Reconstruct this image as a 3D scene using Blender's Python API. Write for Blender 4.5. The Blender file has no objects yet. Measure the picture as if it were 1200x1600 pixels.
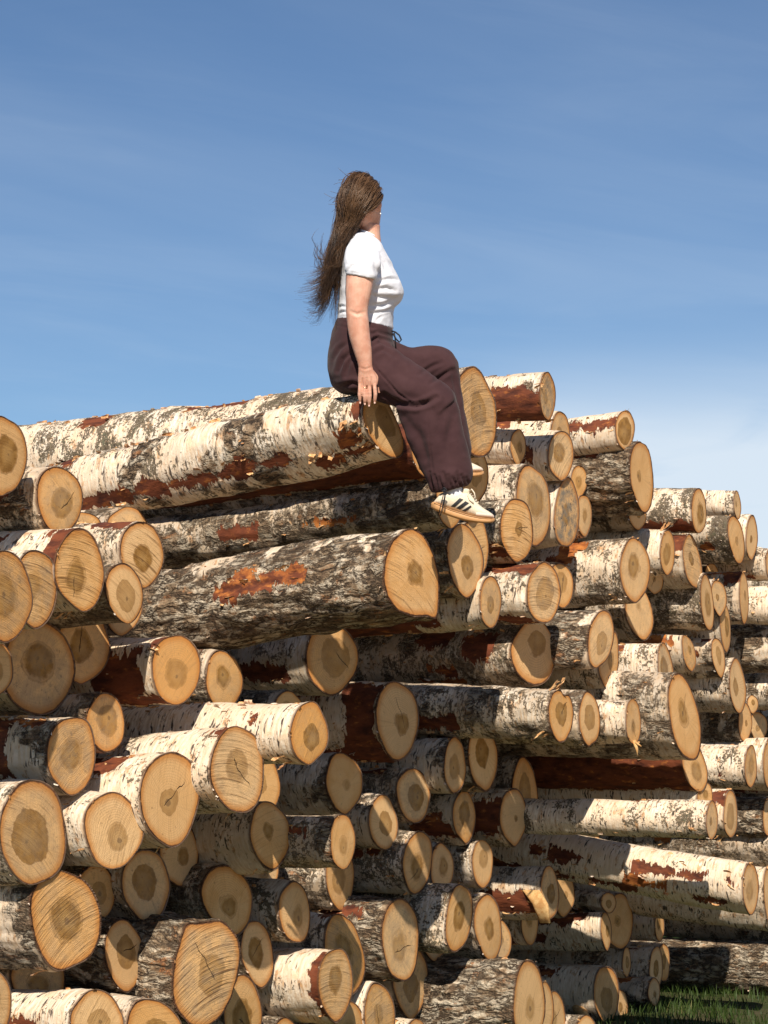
import bpy, math, random
import numpy as np
from mathutils import Vector, Matrix

random.seed(7)
SC = bpy.context.scene
COL = SC.collection
R = math.radians
F = 3500.0                      # focal length in photo pixels (1200 x 1600)
CAM = np.array([0.0, 0.0, 1.5])
PITCH = math.atan(350.0 / F)
RIGHT = np.array([1.0, 0, 0])
UP = np.array([0, -math.sin(PITCH), math.cos(PITCH)])
FWD = np.array([0, math.cos(PITCH), math.sin(PITCH)])
Z = np.array([0, 0, 1.0])

def ray(u, v):
    return ((u - 600) / F) * RIGHT + ((800 - v) / F) * UP + FWD

def at(u, v, d):
    return CAM + ray(u, v) * d

def unit(v):
    v = np.asarray(v, float)
    return v / np.linalg.norm(v)

# the front of the pile: a vertical plane of cut ends, normal PN, running away to the right along PT
PN = np.array([math.sin(R(60)), -math.cos(R(60)), 0])
PT = np.array([math.cos(R(60)), math.sin(R(60)), 0])
P0 = np.array([0, 10.4, 0])
SUN = unit(0.69 * PT - 0.66 * Z - 0.37 * PN)      # direction in which sunlight travels

# ------------------------------------------------------------------ numpy noise
def _hash(ix, iy, iz, seed):
    h = (ix * 374761393 + iy * 668265263 + iz * 2147483647 + seed * 1274126177) & 0xffffffff
    h = ((h ^ (h >> 13)) * 1274126177) & 0xffffffff
    h = ((h ^ (h >> 16)) * 2246822519) & 0xffffffff
    return ((h ^ (h >> 15)) & 0xffff) / 65535.0

def noise3(P, seed=0):
    P = np.asarray(P, float)
    i = np.floor(P).astype(np.int64)
    f = P - i
    f = f * f * (3 - 2 * f)
    x, y, z = i[..., 0], i[..., 1], i[..., 2]
    fx, fy, fz = f[..., 0], f[..., 1], f[..., 2]
    r = 0
    for dx in (0, 1):
        for dy in (0, 1):
            for dz in (0, 1):
                w = (fx if dx else 1 - fx) * (fy if dy else 1 - fy) * (fz if dz else 1 - fz)
                r = r + w * _hash(x + dx, y + dy, z + dz, seed)
    return r * 2 - 1

def fbm(P, oct=3, seed=0):
    r, a, k = 0, 1.0, 1.0
    for o in range(oct):
        r = r + a * noise3(np.asarray(P) * k, seed + o * 17)
        a *= .5; k *= 2.03
    return r

# ------------------------------------------------------------------ objects
def tag(o, label=None, cat=None, group=None, kind=None):
    if label: o['label'] = label
    if cat: o['category'] = cat
    if group: o['group'] = group
    if kind: o['kind'] = kind
    return o

def empty(name, loc):
    o = bpy.data.objects.new(name, None)
    o.empty_display_size = .05
    COL.objects.link(o)
    o.location = Vector([float(c) for c in loc])
    return o

def mesh_obj(name, verts, faces, mat, parent=None, smooth=True, attrs=None, origin=None):
    verts = np.asarray(verts, float)
    if parent is not None:
        po = parent
        off = np.zeros(3)
        while po is not None:
            off += np.array(po.location); po = po.parent
        verts = verts - off
    me = bpy.data.meshes.new(name)
    if isinstance(faces, np.ndarray):
        nf, k = faces.shape
        me.vertices.add(len(verts)); me.vertices.foreach_set('co', verts.ravel())
        me.loops.add(nf * k); me.loops.foreach_set('vertex_index', faces.ravel().astype(np.int32))
        me.polygons.add(nf)
        me.polygons.foreach_set('loop_start', np.arange(0, nf * k, k, dtype=np.int32))
        me.update(calc_edges=True)
    else:
        me.from_pydata([tuple(v) for v in verts], [], faces)
        me.update()
    me.validate()
    if smooth:
        me.polygons.foreach_set('use_smooth', np.ones(len(me.polygons), dtype=bool))
    if attrs:
        for nm, arr in attrs.items():
            arr = np.asarray(arr, float)
            if arr.ndim == 1:
                a = me.attributes.new(nm, 'FLOAT', 'POINT'); a.data.foreach_set('value', arr)
            else:
                a = me.attributes.new(nm, 'FLOAT_VECTOR', 'POINT'); a.data.foreach_set('vector', arr.ravel())
    me.materials.append(mat)
    o = bpy.data.objects.new(name, me)
    COL.objects.link(o)
    if parent is not None: o.parent = parent
    return o

def grid_faces(nr, nc, closed=True):
    """quads between nr rings of nc points"""
    i = np.arange(nr - 1)[:, None]; j = np.arange(nc if closed else nc - 1)[None, :]
    j2 = (j + 1) % nc
    a = i * nc + j; b = i * nc + j2; c = (i + 1) * nc + j2; d = (i + 1) * nc + j
    return np.stack([a, b, c, d], -1).reshape(-1, 4)

class Buf:
    """collects pieces into one mesh"""
    def __init__(self): self.v = []; self.f = []; self.n = 0; self.a = []
    def add(self, v, f, a=0.0):
        v = np.asarray(v, float)
        self.v.append(v); self.f += [tuple(int(x) + self.n for x in q) for q in f]
        self.a.append(np.full(len(v), a)); self.n += len(v)
    def build(self, name, mat, parent=None, smooth=True, attr=None):
        at_ = {attr: np.concatenate(self.a)} if attr else None
        return mesh_obj(name, np.concatenate(self.v), self.f, mat, parent, smooth, at_)
    def tube(self, pts, rad, sides=8, a=0.0, flat=1.0, ref=None):
        pts = [np.asarray(p, float) for p in pts]
        n = len(pts)
        if np.isscalar(rad): rad = [rad] * n
        rings = []
        prev = np.array(ref if ref is not None else (0.31, -.9, .3), float)
        for i in range(n):
            t = unit(pts[min(i + 1, n - 1)] - pts[max(i - 1, 0)])
            e1 = prev - t * prev.dot(t)
            if np.linalg.norm(e1) < 1e-6: e1 = np.cross(t, [0, 0, 1.0001])
            e1 = unit(e1); e2 = np.cross(t, e1); prev = e1
            for k in range(sides):
                th = 2 * math.pi * k / sides
                rings.append(pts[i] + rad[i] * (math.cos(th) * e1 * flat + math.sin(th) * e2))
        f = grid_faces(n, sides).tolist()
        f.append(list(range(sides - 1, -1, -1))); f.append([(n - 1) * sides + k for k in range(sides)])
        self.add(rings, f, a)
    def loft(self, rings, sides=24, a=0.0, power=2.0):
        """rings: (centre, axis1, axis2) -> closed solid"""
        out = []
        for c, x, y in rings:
            for k in range(sides):
                th = 2 * math.pi * k / sides
                cc, ss = math.cos(th), math.sin(th)
                cc = math.copysign(abs(cc) ** (2 / power), cc); ss = math.copysign(abs(ss) ** (2 / power), ss)
                out.append(np.asarray(c) + cc * np.asarray(x) + ss * np.asarray(y))
        n = len(rings)
        f = grid_faces(n, sides).tolist()
        f.append(list(range(sides - 1, -1, -1))); f.append([(n - 1) * sides + k for k in range(sides)])
        self.add(out, f, a)

# ------------------------------------------------------------------ node helpers
class NT:
    def __init__(self, name):
        self.m = bpy.data.materials.new(name); self.m.use_nodes = True
        self.t = self.m.node_tree; self.t.nodes.clear()
        self.out = self.t.nodes.new('ShaderNodeOutputMaterial')
    def node(self, kind, **kw):
        n = self.t.nodes.new(kind)
        for k, v in kw.items(): setattr(n, k, v)
        return n
    def set(self, sock, val):
        if isinstance(val, bpy.types.NodeSocket): self.t.links.new(val, sock)
        elif isinstance(val, (tuple, list)):
            sock.default_value = (*val, 1) if (sock.type == 'RGBA' and len(val) == 3) else val
        else: sock.default_value = val
    def attr(self, name):
        n = self.node('ShaderNodeAttribute', attribute_name=name); return n
    def math(self, op, a, b=0.0, c=None, clamp=False):
        n = self.node('ShaderNodeMath', operation=op, use_clamp=clamp)
        self.set(n.inputs[0], a); self.set(n.inputs[1], b)
        if c is not None: self.set(n.inputs[2], c)
        return n.outputs[0]
    def vmul(self, v, s):
        n = self.node('ShaderNodeVectorMath', operation='MULTIPLY')
        self.set(n.inputs[0], v); self.set(n.inputs[1], s); return n.outputs[0]
    def vadd(self, v, s):
        n = self.node('ShaderNodeVectorMath', operation='ADD')
        self.set(n.inputs[0], v); self.set(n.inputs[1], s); return n.outputs[0]
    def sep(self, v):
        n = self.node('ShaderNodeSeparateXYZ'); self.set(n.inputs[0], v); return n.outputs
    def comb(self, x, y, z):
        n = self.node('ShaderNodeCombineXYZ')
        self.set(n.inputs[0], x); self.set(n.inputs[1], y); self.set(n.inputs[2], z); return n.outputs[0]
    def noise(self, v, scale=1.0, detail=4.0, rough=.55, dist=0.0, color=False):
        n = self.node('ShaderNodeTexNoise'); self.set(n.inputs['Vector'], v)
        n.inputs['Scale'].default_value = scale; n.inputs['Detail'].default_value = detail
        n.inputs['Roughness'].default_value = rough; n.inputs['Distortion'].default_value = dist
        return n.outputs['Color' if color else 'Fac']
    def voro(self, v, scale=1.0, feature='F1', rnd=1.0):
        n = self.node('ShaderNodeTexVoronoi', feature=feature); self.set(n.inputs['Vector'], v)
        n.inputs['Scale'].default_value = scale; n.inputs['Randomness'].default_value = rnd
        return n.outputs['Distance']
    def step(self, x, lo, hi, a=0.0, b=1.0):
        n = self.node('ShaderNodeMapRange', interpolation_type='SMOOTHSTEP')
        self.set(n.inputs[0], x); self.set(n.inputs[1], lo); self.set(n.inputs[2], hi)
        self.set(n.inputs[3], a); self.set(n.inputs[4], b); return n.outputs[0]
    def mix(self, f, a, b, mode='MIX'):
        n = self.node('ShaderNodeMix', data_type='RGBA', blend_type=mode)
        self.set(n.inputs[0], f); self.set(n.inputs[6], a); self.set(n.inputs[7], b); return n.outputs[2]
    def bump(self, h, strength=1.0, dist=.01):
        n = self.node('ShaderNodeBump'); n.inputs['Strength'].default_value = strength
        n.inputs['Distance'].default_value = dist; self.set(n.inputs['Height'], h); return n.outputs[0]
    def bsdf(self, color, rough=.7, normal=None, spec=.3, **kw):
        n = self.node('ShaderNodeBsdfPrincipled')
        self.set(n.inputs['Base Color'], color); self.set(n.inputs['Roughness'], rough)
        n.inputs['Specular IOR Level'].default_value = spec
        if normal is not None: self.set(n.inputs['Normal'], normal)
        for k, v in kw.items(): self.set(n.inputs[k.replace('_', ' ')], v)
        self.t.links.new(n.outputs[0], self.out.inputs[0]); return n
# ------------------------------------------------------------------ materials
def mat_bark():
    """birch bark in log space: 'co' = (along, across, up) in metres, shifted per log; 'peel' = signed metres into a torn patch;
    'st' = (fissured, lichen, weathered)"""
    t = NT('birch_bark')
    co = t.attr('co').outputs['Vector']
    st = t.sep(t.attr('st').outputs['Vector'])
    peel = t.attr('peel').outputs['Fac']
    rough_a, lichen_a, dirt_a = st[0], st[1], st[2]
    streak = t.noise(t.vmul(co, (95, 15, 15)), 1, 3, .6)             # fringes running round the trunk
    lent = t.noise(t.vadd(t.vmul(co, (75, 17, 17)), (31, 7, 3)), 1, 2, .5)
    patch = t.noise(t.vmul(co, (8, 5.5, 5.5)), 1, 9, .66, .4)
    fine = t.noise(co, 75, 5, .7)
    mid = t.noise(t.vadd(co, (5, 2, 9)), 22, 4, .6)
    big = t.noise(t.vadd(co, (15, 2, 9)), 3.0, 2, .5)
    # paper-white bark
    white = t.mix(t.step(streak, .35, .68), (.82, .735, .61), (.56, .43, .30))
    white = t.mix(t.step(mid, .50, .72), white, (.72, .55, .37))
    white = t.mix(t.step(big, .38, .66, 0, .55), white, (.66, .50, .345))
    tan = t.step(t.noise(t.vadd(t.vmul(co, (30, 12, 12)), (3, 17, 5)), 1, 5, .65), .56, .66)
    white = t.mix(t.math('MULTIPLY', tan, .8), white, t.mix(t.step(fine, .4, .6), (.56, .30, .125), (.27, .14, .065)))
    lm = t.math('MULTIPLY', t.step(lent, .60, .66), t.step(patch, .36, .5))
    white = t.mix(lm, white, (.07, .055, .045))
    # black-grey lichen and corky spots
    m = t.math('ADD', t.math('MULTIPLY', patch, .56), t.math('MULTIPLY', fine, .44))
    thr = t.math('SUBTRACT', .64, t.math('MULTIPLY', lichen_a, .2))
    lich = t.step(m, thr, t.math('ADD', thr, .035))
    lcol = t.mix(t.step(fine, .38, .66), (.034, .025, .017), (.20, .155, .10))
    lcol = t.mix(t.step(mid, .52, .74), lcol, (.10, .105, .066))
    c = t.mix(lich, white, lcol)
    # fissured grey bark of the trunk's foot
    warp = t.noise(co, 7, 3, .6, 0, True)
    cw = t.vadd(co, t.vmul(t.vadd(warp, (-.5, -.5, -.5)), (.10, .05, .05)))
    fis = t.noise(t.vmul(cw, (9, 27, 27)), 1, 5, .62)
    ridge = t.math('ABSOLUTE', t.math('SUBTRACT', fis, .5))
    crack = t.step(ridge, .010, .060, 1, 0)
    plate = t.noise(t.vmul(cw, (12, 19, 19)), 1, 6, .68)
    rc = t.mix(t.step(plate, .34, .60), (.165, .105, .064), (.40, .285, .175))
    rc = t.mix(t.step(t.math('ADD', plate, t.math('MULTIPLY', t.math('SUBTRACT', big, .5), .2)), .46, .58), rc, (.66, .57, .44))
    rc = t.mix(t.step(fine, .5, .7, 0, .6), rc, (.10, .09, .07))
    scar = t.step(t.noise(t.vadd(t.vmul(cw, (11, 20, 20)), (7, 3, 11)), 1, 6, .7), .575, .63)
    rc = t.mix(t.math('MULTIPLY', scar, .85), rc, t.mix(t.step(fine, .42, .6), (.40, .165, .055), (.17, .065, .027)))
    rc = t.mix(crack, rc, (.026, .017, .011))
    rm = t.math('ADD', rough_a, t.math('MULTIPLY', t.math('SUBTRACT', patch, .5), 1.6))
    rm = t.step(rm, .46, .56)
    c = t.mix(rm, c, rc)
    # weathered, stained bark
    dm = t.math('MULTIPLY', dirt_a, t.step(t.noise(t.vmul(co, (6, 9, 9)), 1, 5, .6), .3, .6))
    c = t.mix(dm, c, t.mix(t.step(streak, .4, .6), (.105, .070, .044), (.275, .20, .13)))
    # torn patches: inner bark
    jag = t.noise(t.vmul(co, (26, 17, 17)), 1, 5, .68, .6)
    jag2 = t.noise(t.vmul(co, (9, 7, 7)), 1, 2, .5)
    fr = t.noise(t.vmul(co, (70, 6, 6)), 1, 2, .5)
    peel = t.math('ADD', peel, t.math('MULTIPLY', t.math('SUBTRACT', fr, .5), .055))
    sd = t.math('ADD', peel, t.math('ADD', t.math('MULTIPLY', t.math('SUBTRACT', jag, .5), .10),
                                    t.math('MULTIPLY', t.math('SUBTRACT', jag2, .5), .12)))
    pm = t.step(sd, -.0015, .0015)
    edge = t.step(t.math('ABSOLUTE', t.math('ADD', sd, .004)), .001, .005, 1, 0)
    orange = t.attr('orange').outputs['Fac']
    pn = t.noise(t.vadd(t.vmul(co, (10, 24, 24)), (3, 1, 4)), 1, 5, .62)
    pc = t.mix(t.step(pn, .3, .62), (.055, .016, .010), (.165, .047, .020))
    pn2 = t.noise(t.vadd(t.vmul(co, (16, 30, 30)), (13, 5, 4)), 1, 5, .65)
    pc = t.mix(t.step(t.math('ADD', pn2, t.math('MULTIPLY', orange, .42)), .62, .78), pc, t.mix(t.step(pn, .4, .6), (.25, .075, .020), (.45, .165, .04)))
    pc = t.mix(t.step(fine, .58, .74, 0, .75), pc, (.05, .015, .009))
    c = t.mix(t.math('MULTIPLY', t.math('MULTIPLY', edge, t.step(mid, .4, .6)), .6), c, (.70, .50, .32))
    c = t.mix(pm, c, pc)
    # thin brown lip right at the saw cut
    lip = t.attr('lip').outputs['Fac']
    c = t.mix(t.math('MULTIPLY', lip, .85), c, (.11, .05, .025))
    h = t.math('ADD', t.math('MULTIPLY', streak, .18), t.math('MULTIPLY', fine, .22))
    h = t.math('ADD', h, t.math('MULTIPLY', lich, .22))
    rh = t.math('ADD', t.step(ridge, 0, .14, -.2, 1.0), t.math('MULTIPLY', fine, .5))
    hm = t.node('ShaderNodeMix', data_type='FLOAT')
    t.set(hm.inputs[0], rm); t.set(hm.inputs[2], h); t.set(hm.inputs[3], rh)
    hh = hm.outputs[0]
    hm2 = t.node('ShaderNodeMix', data_type='FLOAT')
    t.set(hm2.inputs[0], pm); t.set(hm2.inputs[2], hh); t.set(hm2.inputs[3], t.math('SUBTRACT', t.math('MULTIPLY', pn, .5), .55))
    nb = t.bump(hm2.outputs[0], 1.0, .016)
    t.bsdf(c, .78, nb, .25)
    return t.m

def mat_face():
    """sawn end grain: 'fc' = (x, y, rho), heart-centred; p1 = heart size, saw angle, saw strength; p2 = warm, grey, seed; p3 = crack, crack angle, rings"""
    t = NT('sawn_end_grain')
    fc = t.sep(t.attr('fc').outputs['Vector'])
    p1 = t.sep(t.attr('p1').outputs['Vector']); p2 = t.sep(t.attr('p2').outputs['Vector']); p3 = t.sep(t.attr('p3').outputs['Vector']); p4 = t.sep(t.attr('p4').outputs['Vector'])
    x, y, rho = fc[0], fc[1], fc[2]
    seedv = t.comb(t.math('MULTIPLY', p2[2], 13.7), t.math('MULTIPLY', p2[2], 7.1), p2[2])
    xy = t.comb(x, y, 0.0); co = t.vadd(xy, seedv)
    n1 = t.noise(co, 9, 4, .6); n2 = t.noise(co, 30, 4, .62); fine = t.noise(co, 220, 3, .6)
    c = t.mix(t.step(n1, .3, .7), (.625, .345, .125), (.72, .45, .21))
    c = t.mix(p4[0], c, (.735, .500, .265))
    c = t.mix(p2[0], c, (.62, .30, .075))
    # pale sapwood towards the middle ring, faint annual rings
    rr = t.math('ADD', rho, t.math('MULTIPLY', t.math('SUBTRACT', n1, .5), .10))
    ringw = t.math('SINE', t.math('MULTIPLY', t.math('ADD', rr, t.math('MULTIPLY', n2, .012)), 118.0))
    c = t.mix(t.math('MULTIPLY', t.step(ringw, .1, 1), p3[2]), c, (.36, .20, .08))
    # heartwood blot
    hj = t.math('ADD', rho, t.math('ADD', t.math('MULTIPLY', t.math('SUBTRACT', n1, .5), .34), t.math('MULTIPLY', t.math('SUBTRACT', n2, .5), .13)))
    h0 = p1[0]
    hm = t.step(hj, t.math('SUBTRACT', h0, p4[2]), t.math('ADD', h0, .03), 1, 0)
    hcol = t.mix(t.step(n2, .35, .65), (.22, .104, .022), (.34, .178, .046))
    hcol = t.mix(t.step(hj, t.math('MULTIPLY', h0, .15), t.math('MULTIPLY', h0, .7), .5, 0), hcol, (.46, .28, .105))
    hring = t.step(t.math('ABSOLUTE', t.math('SUBTRACT', hj, h0)), .0, .03, 1, 0)
    c = t.mix(t.math('MULTIPLY', hm, p4[1]), c, hcol)
    c = t.mix(t.math('MULTIPLY', hring, t.math('MULTIPLY', p4[1], .5)), c, (.24, .125, .04))
    pith = t.step(hj, .02, .06, .7, 0)
    c = t.mix(pith, c, (.15, .085, .04))
    # radial rays
    ang = t.math('ARCTAN2', y, x)
    rad = t.noise(t.comb(t.math('MULTIPLY', t.math('COSINE', ang), 9), t.math('MULTIPLY', t.math('SINE', ang), 9), p2[2]), 3, 4, .7)
    c = t.mix(t.step(rad, .46, .72, 0, .42), c, (.38, .225, .09))
    # saw marks
    ca, sa = t.math('COSINE', p1[1]), t.math('SINE', p1[1])
    along = t.math('ADD', t.math('MULTIPLY', x, ca), t.math('MULTIPLY', y, sa))
    acr = t.math('SUBTRACT', t.math('MULTIPLY', y, ca), t.math('MULTIPLY', x, sa))
    bow = t.math('MULTIPLY', t.math('MULTIPLY', along, along), .9)
    acr = t.math('ADD', acr, bow)
    sv = t.comb(t.math('MULTIPLY', along, 5), t.math('MULTIPLY', acr, 105), p2[2])
    saw = t.noise(sv, 1, 3, .65)
    sv2 = t.comb(t.math('MULTIPLY', along, 2), t.math('MULTIPLY', acr, 55), p2[2])
    saw2 = t.noise(sv2, 1, 2, .5)
    sm = t.math('MULTIPLY', t.step(t.math('ADD', t.math('MULTIPLY', saw, .7), t.math('MULTIPLY', saw2, .3)), .50, .66), p1[2])
    c = t.mix(t.math('MULTIPLY', sm, .9), c, (.17, .08, .026))
    # weather and grime
    gm = t.math('MULTIPLY', p2[1], t.step(t.noise(co, 14, 6, .7), .38, .62))
    c = t.mix(gm, c, (.22, .185, .14))
    gs = t.math('MULTIPLY', p2[1], t.step(t.noise(co, 45, 5, .7), .56, .66))
    c = t.mix(gs, c, (.06, .055, .05))
    spots = t.step(t.noise(co, 60, 2, .5), .69, .75, 0, .5)
    c = t.mix(spots, c, (.22, .12, .05))
    # drying crack
    cc, cs = t.math('COSINE', p3[1]), t.math('SINE', p3[1])
    ca1 = t.math('ADD', t.math('MULTIPLY', x, cc), t.math('MULTIPLY', y, cs))
    ca2 = t.math('SUBTRACT', t.math('MULTIPLY', y, cc), t.math('MULTIPLY', x, cs))
    ca2 = t.math('ADD', ca2, t.math('MULTIPLY', t.math('SUBTRACT', n1, .5), .05))
    cm = t.math('MULTIPLY', t.step(t.math('ABSOLUTE', ca2), .0006, .0022, 1, 0), t.step(ca1, -.025, -.01))
    cm = t.math('MULTIPLY', cm, t.step(rho, .55, .7, 1, 0))
    cm = t.math('MULTIPLY', cm, p3[0])
    c = t.mix(cm, c, (.03, .018, .01))
    # cambium rim
    rj = t.math('ADD', rho, t.math('MULTIPLY', t.math('SUBTRACT', n2, .5), .07))
    c = t.mix(t.step(rj, .78, .99, 0, .85), c, (.48, .19, .04))
    c = t.mix(t.step(rj, .965, .995), c, (.13, .05, .022))
    c = t.mix(t.step(fine, .45, .8, 0, .25), c, (.30, .19, .09))
    h = t.math('ADD', t.math('MULTIPLY', saw, p1[2]), t.math('MULTIPLY', fine, .35))
    h = t.math('SUBTRACT', h, t.math('MULTIPLY', cm, 2))
    t.bsdf(c, .8, t.bump(h, 1.0, .005), .2)
    return t.m

def mat_flake():
    t = NT('loose_bark')
    g = t.node('ShaderNodeNewGeometry')
    tc = t.node('ShaderNodeTexCoord').outputs['Object']
    n = t.noise(t.vmul(tc, (70, 70, 70)), 1, 4, .6)
    k = t.attr('tone').outputs['Fac']
    outer = t.mix(t.step(n, .4, .62), (.74, .66, .56), (.40, .30, .22))
    outer = t.mix(k, outer, t.mix(t.step(n, .4, .65), (.52, .24, .07), (.20, .07, .03)))
    inner = t.mix(t.step(n, .35, .65), (.66, .42, .20), (.38, .16, .06))
    t.bsdf(t.mix(g.outputs['Backfacing'], outer, inner), .8, t.bump(n, .6, .004), .2)
    return t.m

def mat_simple(name, col, rough=.7, spec=.3, nscale=0, col2=None, bump=0, bdist=.002, vec='Object', lo=.35, hi=.65, **kw):
    t = NT(name)
    tc = t.node('ShaderNodeTexCoord').outputs[vec]
    c = col; nb = None
    if nscale:
        n = t.noise(tc, nscale, 4, .6)
        if col2: c = t.mix(t.step(n, lo, hi), col, col2)
        if bump: nb = t.bump(n, bump, bdist)
    t.bsdf(c, rough, nb, spec, **kw)
    return t.m

M = {}
M['bark'] = mat_bark(); M['face'] = mat_face(); M['flake'] = mat_flake()
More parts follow.
